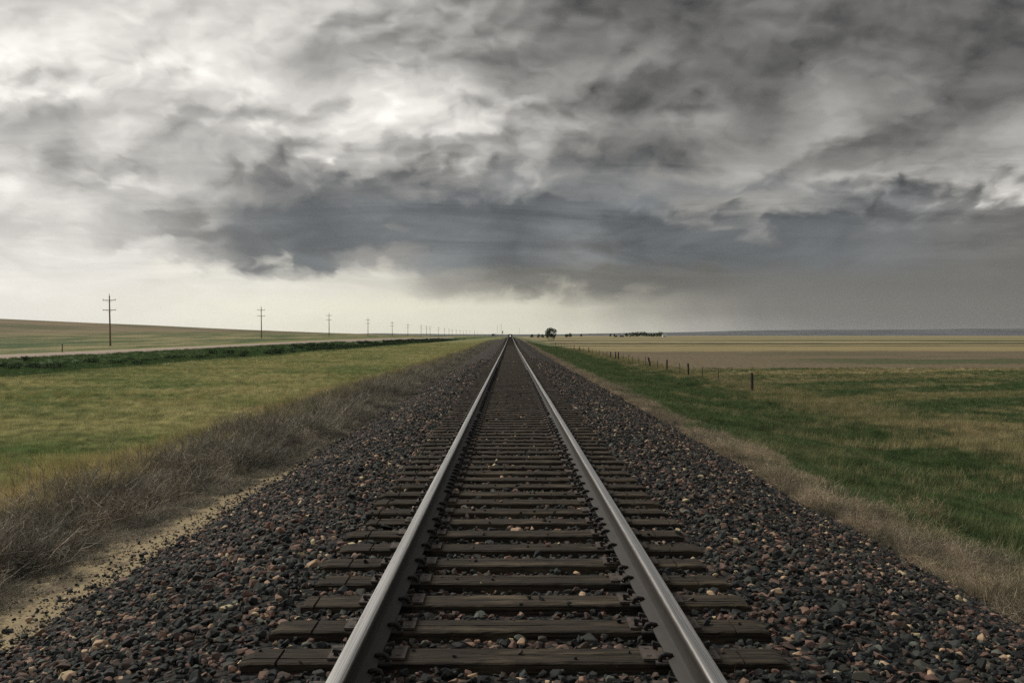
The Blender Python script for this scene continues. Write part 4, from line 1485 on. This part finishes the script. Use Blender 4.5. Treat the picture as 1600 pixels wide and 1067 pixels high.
def mast(px, d, toppx, w, lb):
    x, y, z = place(px, d)
    H = CZ + (524.5 - toppx) / 1556.0 * d - z
    root = empty("radio_mast", (x, y, z))
    b = MB()
    c = [(w * math.cos(a), w * math.sin(a)) for a in (0.3, 2.4, 4.5)]
    for cx_, cy_ in c:
        b.bar((cx_, cy_, -0.5), (cx_, cy_, H), 0.06 * w / 0.35, n=6)
    step = 1.6 * w / 0.35
    k = 0
    while (k + 1) * step < H:
        for i in range(3):
            p, q = c[i], c[(i + 1) % 3]
            b.bar((p[0], p[1], k * step), (q[0], q[1], (k + 1) * step), 0.035 * w / 0.35, n=4)
        k += 1
    b.build("lattice", M_GALV, root)
    tag(root, lb, "radio mast", "thin masts near the vanishing point")


mast(783.0, 2400, 505.0, 0.45, "tall faint lattice mast rising just left of the track's vanishing point")
mast(777.5, 2900, 508.0, 0.40, "faint thin mast above the small crossed boards, left of the taller mast")
mast(811.3, 1800, 512.0, 0.26, "thin dark mast on the skyline right of the track's vanishing point")

# locomotive coming over the crest
LY = 655.0
LZ = TIE_TOP + 0.2 + float(track_p(LY))
loco = empty("locomotive", (0, LY, LZ))
b = MB()
b.box(-1.5, 1.5, 0.6, 20.0, 0.9, 1.5)
b.box(-0.95, 0.95, 3.8, 19.6, 1.5, 4.35)
b.build("body", simple_mat("dark_loco_paint", (0.030, 0.026, 0.024), 0.6, 0.2, 1.0), loco)
b = MB()
vs = [(-1.5, 0.9, 1.5), (1.5, 0.9, 1.5), (1.5, 3.8, 1.5), (-1.5, 3.8, 1.5), (-1.5, 1.2, 3.9), (1.5, 1.2, 3.9), (1.5, 3.8, 3.9), (-1.5, 3.8, 3.9),
      (-0.9, 1.3, 4.45), (0.9, 1.3, 4.45), (0.9, 3.8, 4.45), (-0.9, 3.8, 4.45)]
b.add(vs, [(0, 1, 5, 4), (1, 2, 6, 5), (2, 3, 7, 6), (3, 0, 4, 7), (4, 5, 9, 8), (5, 6, 10, 9), (6, 7, 11, 10), (7, 4, 8, 11), (8, 9, 10, 11), (3, 2, 1, 0)])
b.build("cab", simple_mat("grey_loco_paint", (0.045, 0.040, 0.038), 0.6, 0.2, 1.0), loco)
b = MB()
b.box(-0.55, 0.55, 0.80, 0.98, 2.55, 3.65)
b.build("nose", M_WHITE, loco)
for s in (-1, 1):
    for yy in (2.0, 4.2, 6.4, 13.5, 15.7, 17.9):
        b = MB()
        b.bar((s * 0.70, yy, 0.5), (s * 0.83, yy, 0.5), 0.5, n=18)
        b.build("wheel", M_DARK, loco)
em, n_, bb = new_mat("headlight_glow", 0.4)
bb.inputs['Base Color'].default_value = (0.9, 0.88, 0.8, 1)
bb.inputs['Emission Color'].default_value = (1.0, 0.95, 0.82, 1)
bb.inputs['Emission Strength'].default_value = 2.0
for s in (-1, 1):
    b = MB()
    b.bar((s * 0.18, 0.74, 3.35), (s * 0.18, 0.80, 3.35), 0.13, n=12)
    b.build("headlight", em, loco)
tag(loco, "dark train with a bright white front far down the track", "train")

# ---------------------------------------------------------------- trees
M_LEAF = veg_mat("tree_leaf", (0.020, 0.040, 0.014, 1), (0.050, 0.080, 0.028, 1), (0.035, 0.058, 0.020, 1), (0.070, 0.095, 0.038, 1), scale=0.6)
M_BARK = simple_mat("bark", (0.075, 0.060, 0.046), 0.95, 0.3, 6.0)


def tree(name, loc, H, Wd, lumps, stems, n, leaf, label, group=None, seed=1):
    root = empty(name, loc)
    b = MB()
    rs = random.Random(seed)
    for (sx, tx, tz) in stems:
        b.tube([(sx, 0, -0.3), (sx * 1.2 + rs.uniform(-.1, .1), rs.uniform(-.2, .2), tz * 0.35), ((sx + tx) / 2, rs.uniform(-.3, .3), tz * 0.7), (tx, rs.uniform(-.4, .4), tz)],
               [0.17 * H / 9, 0.13 * H / 9, 0.09 * H / 9, 0.04 * H / 9], 7)
        for _ in range(3):
            zz = tz * rs.uniform(0.4, 0.8)
            bx_ = sx + (tx - sx) * zz / tz
            b.tube([(bx_, 0, zz), (bx_ + rs.uniform(-.9, .9), rs.uniform(-.8, .8), zz + H * 0.1), (bx_ + rs.uniform(-1.5, 1.5), rs.uniform(-1.3, 1.3), zz + H * 0.2)],
                   [0.06 * H / 9, 0.04 * H / 9, 0.015 * H / 9], 5)
    b.build("trunk", M_BARK, root, smooth=True)
    cr = leaf_cloud(seed, lumps, n, leaf, M_LEAF, "crown")
    COL.objects.link(cr)
    cr.parent = root
    tag(root, label, "tree", group)
    return root


# the many-stemmed tree right of the track
x, y, z = place(860.8, 640)
lumps = [(-2.6, 0, 5.6, 1.25), (-1.5, 0.4, 6.8, 1.35), (-0.2, 0, 7.3, 1.45), (0.9, -0.3, 6.9, 1.2), (2.2, 0.2, 6.4, 1.35), (3.0, 0, 5.7, 0.9), (-1.4, -0.3, 5.2, 1.2),
         (1.9, 0.3, 5.0, 0.8), (-2.9, 0, 3.6, 1.1), (-1.7, 0.5, 3.2, 1.3), (-0.3, 0, 3.1, 1.3), (1.1, 0.2, 3.0, 1.3), (2.3, -0.2, 3.1, 1.1), (-2.4, 0, 2.2, 0.9), (1.8, 0, 2.0, 0.8), (-0.4, 0, 4.3, 0.9), (3.0, 0.0, 4.2, 0.7), (-2.8, 0.2, 4.6, 0.9), (0.3, 0.3, 5.9, 0.9), (-1.2, 0, 5.9, 1.0), (0.6, -0.2, 4.0, 0.9), (-1.5, 0.2, 4.2, 1.0)]
tree("tree", (x, y, z + 0.1), 8.8, 7.0, lumps, [(-1.6, -2.2, 6.0), (-0.6, -0.6, 7.2), (0.5, 0.8, 7.0), (1.3, 2.3, 6.2), (1.9, 2.8, 5.0)], 6500, 0.16,
     "leafy green many-stemmed tree, the biggest, standing by the wire fence right of the track", seed=11)


def round_tree(px, toppx, wpx, d, label, group, seed):
    x, y, z = place(px, d)
    H = max(2.5, CZ + (524.5 - toppx) / 1556.0 * d - z)
    R_ = wpx * 1.15 / 1556.0 * d / 2
    rs = random.Random(seed)
    lumps = []
    for _ in range(14):
        lumps.append((rs.uniform(-0.6, 0.6) * R_, rs.uniform(-0.6, 0.6) * R_, H * rs.uniform(0.15, 0.72), R_ * rs.uniform(0.4, 0.55)))
    lumps.append((0, 0, H - R_ * 0.42, R_ * 0.42))
    return tree("tree", (x, y, z), H, R_ * 2, lumps, [(0, 0, H * 0.7)], 1500, 0.05 * R_ + 0.12, label, group, seed)


WIND = "windbreak trees at the far farm"
wb = [(979, 519.5, 5), (984, 519.0, 6), (988.5, 518.4, 5.5), (993, 518.3, 5.5), (997, 517.6, 6), (1002, 517.4, 6.5), (1006.5, 517.0, 6), (1010.5, 519.5, 4.5), (1014, 519.8, 4),
      (1018, 520.0, 4.5), (1022, 519.6, 5), (1026.5, 519.0, 5.5), (1031, 517.4, 6), (1034, 517.8, 5)]
for i, (px, tp, w) in enumerate(wb):
    where = "leftmost tree of" if i == 0 else ("rightmost tree of" if i == len(wb) - 1 else "%s tree from the left in" % ["", "second", "third", "fourth", "fifth", "sixth", "seventh", "eighth", "ninth", "tenth", "eleventh", "twelfth", "thirteenth"][i])
    round_tree(px, tp, w, 1600 + (i % 3) * 14, "%s the dark windbreak at the far farm" % where, WIND, 300 + i)
for i, (px, tp, w, lb) in enumerate([
        (831, 521.4, 5, "small far tree on the skyline, first to the right of the thin dark mast"),
        (841, 521.0, 5, "small far tree midway between the thin dark mast and the many-stemmed tree"),
        (848, 521.3, 5, "small far tree just left of the many-stemmed tree"),
        (886, 521.2, 7, "low far tree, left one of the pair right of the many-stemmed tree"),
        (891, 519.6, 5, "tall far tree, right one of the pair right of the many-stemmed tree"),
        (908, 521.0, 3.5, "small lone far tree between the pair and the windbreak farm"),
        (954, 520.8, 3, "thin far tree just left of the small sheds"),
        (960, 521.2, 2.4, "tiny far tree beside the small sheds")]):
    round_tree(px, tp, w, 1650, lb, "small trees on the skyline", 340 + i)

# farm buildings
M_ROOF = simple_mat("grey_roof", (0.20, 0.20, 0.20), 0.7, 0.1, 2.0)
M_BARN = simple_mat("weathered_boards", (0.30, 0.28, 0.25), 0.9, 0.15, 3.0)


def house(px, d, w, dep, h, rh, wall, roof, name, label, cat):
    x, y, z = place(px, d)
    root = empty(name, (x, y, z))
    b = MB()
    b.box(-w / 2, w / 2, -dep / 2, dep / 2, -0.3, h)
    wl = b.build("wall", wall, root)
    b = MB()
    o_ = 0.35
    vs = [(-w / 2 - o_, -dep / 2 - o_, h), (w / 2 + o_, -dep / 2 - o_, h), (w / 2 + o_, dep / 2 + o_, h), (-w / 2 - o_, dep / 2 + o_, h), (-w / 2 - o_, 0, h + rh), (w / 2 + o_, 0, h + rh)]
    b.add(vs, [(0, 1, 5, 4), (2, 3, 4, 5), (0, 4, 3), (1, 2, 5), (3, 2, 1, 0)])
    b.build("roof", roof, root)
    b = MB()
    b.box(-0.5, 0.5, -dep / 2 - 0.05, -dep / 2 - 0.004, 0.0, 2.1)
    b.build("door", M_DARK, root)
    for s in (-1, 1):
        b = MB()
        b.box(s * w * 0.3 - 0.45, s * w * 0.3 + 0.45, -dep / 2 - 0.05, -dep / 2 - 0.004, 1.1, 2.0)
        b.build("window", M_DARK, root)
    tag(root, label, cat)


house(1037.6, 1560, 5.2, 8.0, 2.7, 1.7, M_WHITE, M_ROOF, "farmhouse", "pale farm building at the right end of the windbreak", "farm building")
house(983.6, 1550, 2.0, 3.0, 2.4, 0.8, M_WHITE, M_ROOF, "shed", "tiny white shed in front of the left end of the windbreak", "shed")
house(971.5, 1570, 6.0, 5.0, 1.5, 0.7, M_DARK, M_DARK, "shed", "low dark shed left of the windbreak", "shed")
house(962.0, 1570, 5.0, 4.0, 1.6, 0.6, M_DARK, M_DARK, "shed", "low dark shed below the tiny far tree", "shed")

# ---------------------------------------------------------------- wire fence on the right
fence = empty("wire_fence", (15.2, 62.0, float(ground_at(15.2, 62.0))))
tag(fence, "old wire fence of dark wooden posts and thin steel posts running beside the field", "fence")
M_POST = simple_mat("old_fence_wood", (0.045, 0.038, 0.032), 0.95, 0.35, 9.0)
M_TPOST = simple_mat("steel_post", (0.050, 0.045, 0.035), 0.8, 0.3, 9.0)
M_WIRE = simple_mat("rusty_wire", (0.06, 0.045, 0.035), 0.8, 0.2, 5.0, 0.3)
pp = [(1176.5, 1), (1120.7, 0), (1097.7, 0), (1075.8, 1), (1061.5, 0), (1042.2, 1), (1027.0, 0), (1016.8, 2), (1008, 0), (998.3, 0), (988.3, 0), (981.6, 0), (973.6, 0), (966.4, 1), (961.0, 1), (954.7, 1),
      (948.5, 0), (942.5, 0), (936.5, 0), (931, 0), (926.0, 0), (920.3, 1), (912, 0), (905.2, 1), (897.2, 1), (891.5, 0), (886.5, 0), (882, 0), (877, 0), (873, 0), (868, 1), (865, 0), (862, 0), (859, 0), (856, 0), (853, 0), (850, 0)]
post_tops = [(37.0, 0)]
for px, kind in [(1300, 0), (1230, 0)] * 0 + pp:
    d = 15.25 * 1556 / (px - 797)
    post_tops.append((d, kind))
xs_prev = []
for d, kind in post_tops[1:]:
    x = 15.2 + random.uniform(-0.08, 0.08)
    z = float(ground_at(x, d))
    r = (0.035, 0.085, 0.11)[kind]
    h = (1.12, 1.22, 1.15)[kind] + random.uniform(-0.08, 0.06)
    b = MB()
    lean = random.uniform(-0.05, 0.05) if kind != 2 else -0.28
    n_side = 9 if kind else 5
    b.tube([(0, 0, -0.3), (lean * 0.5, 0, h * 0.5), (lean, 0.02, h)], [r, r * random.uniform(0.95, 1.1), r * 0.92], n_side)
    po = b.build("post", M_POST if kind else M_TPOST, fence, smooth=False)
    po.location = (x - fence.location.x, d - fence.location.y, z - fence.location.z)
    if kind == 2:
        po["label"] = "leaning thick wooden post"
    xs_prev.append((x + lean, d, z, h))
for w in (0.45, 0.75, 1.03):
    b = MB()
    pts = []
    for i, (x, d, z, h) in enumerate(xs_prev):
        pts.append(Vector((x - 0.04, d, z + w)) - fence.location)
        if i + 1 < len(xs_prev):
            x2, d2, z2, _ = xs_prev[i + 1]
            pts.append(Vector(((x + x2) / 2 - 0.04, (d + d2) / 2, (z + z2) / 2 + w - 0.05)) - fence.location)
    b.tube(pts, [0.004] * len(pts), 4)
    b.build("wire", M_WIRE, fence)

# ---------------------------------------------------------------- haze
m = bpy.data.materials.new("haze")
m.use_nodes = True
hn = NT(m.node_tree)
m.node_tree.nodes.clear()
pv = hn.node('ShaderNodeVolumePrincipled')
pv.inputs['Color'].default_value = (0.72, 0.76, 0.82, 1)
pv.inputs['Density'].default_value = 1.4e-5
pv.inputs['Anisotropy'].default_value = 0.2
mo = hn.node('ShaderNodeOutputMaterial')
hn.l.new(pv.outputs[0], mo.inputs['Volume'])
b = MB()
b.box(-9500, 14500, -120, 11500, -60, 110)
hz = b.build("haze", m)
tag(hz, "thin grey haze lying over the plain", "haze", kind="stuff")
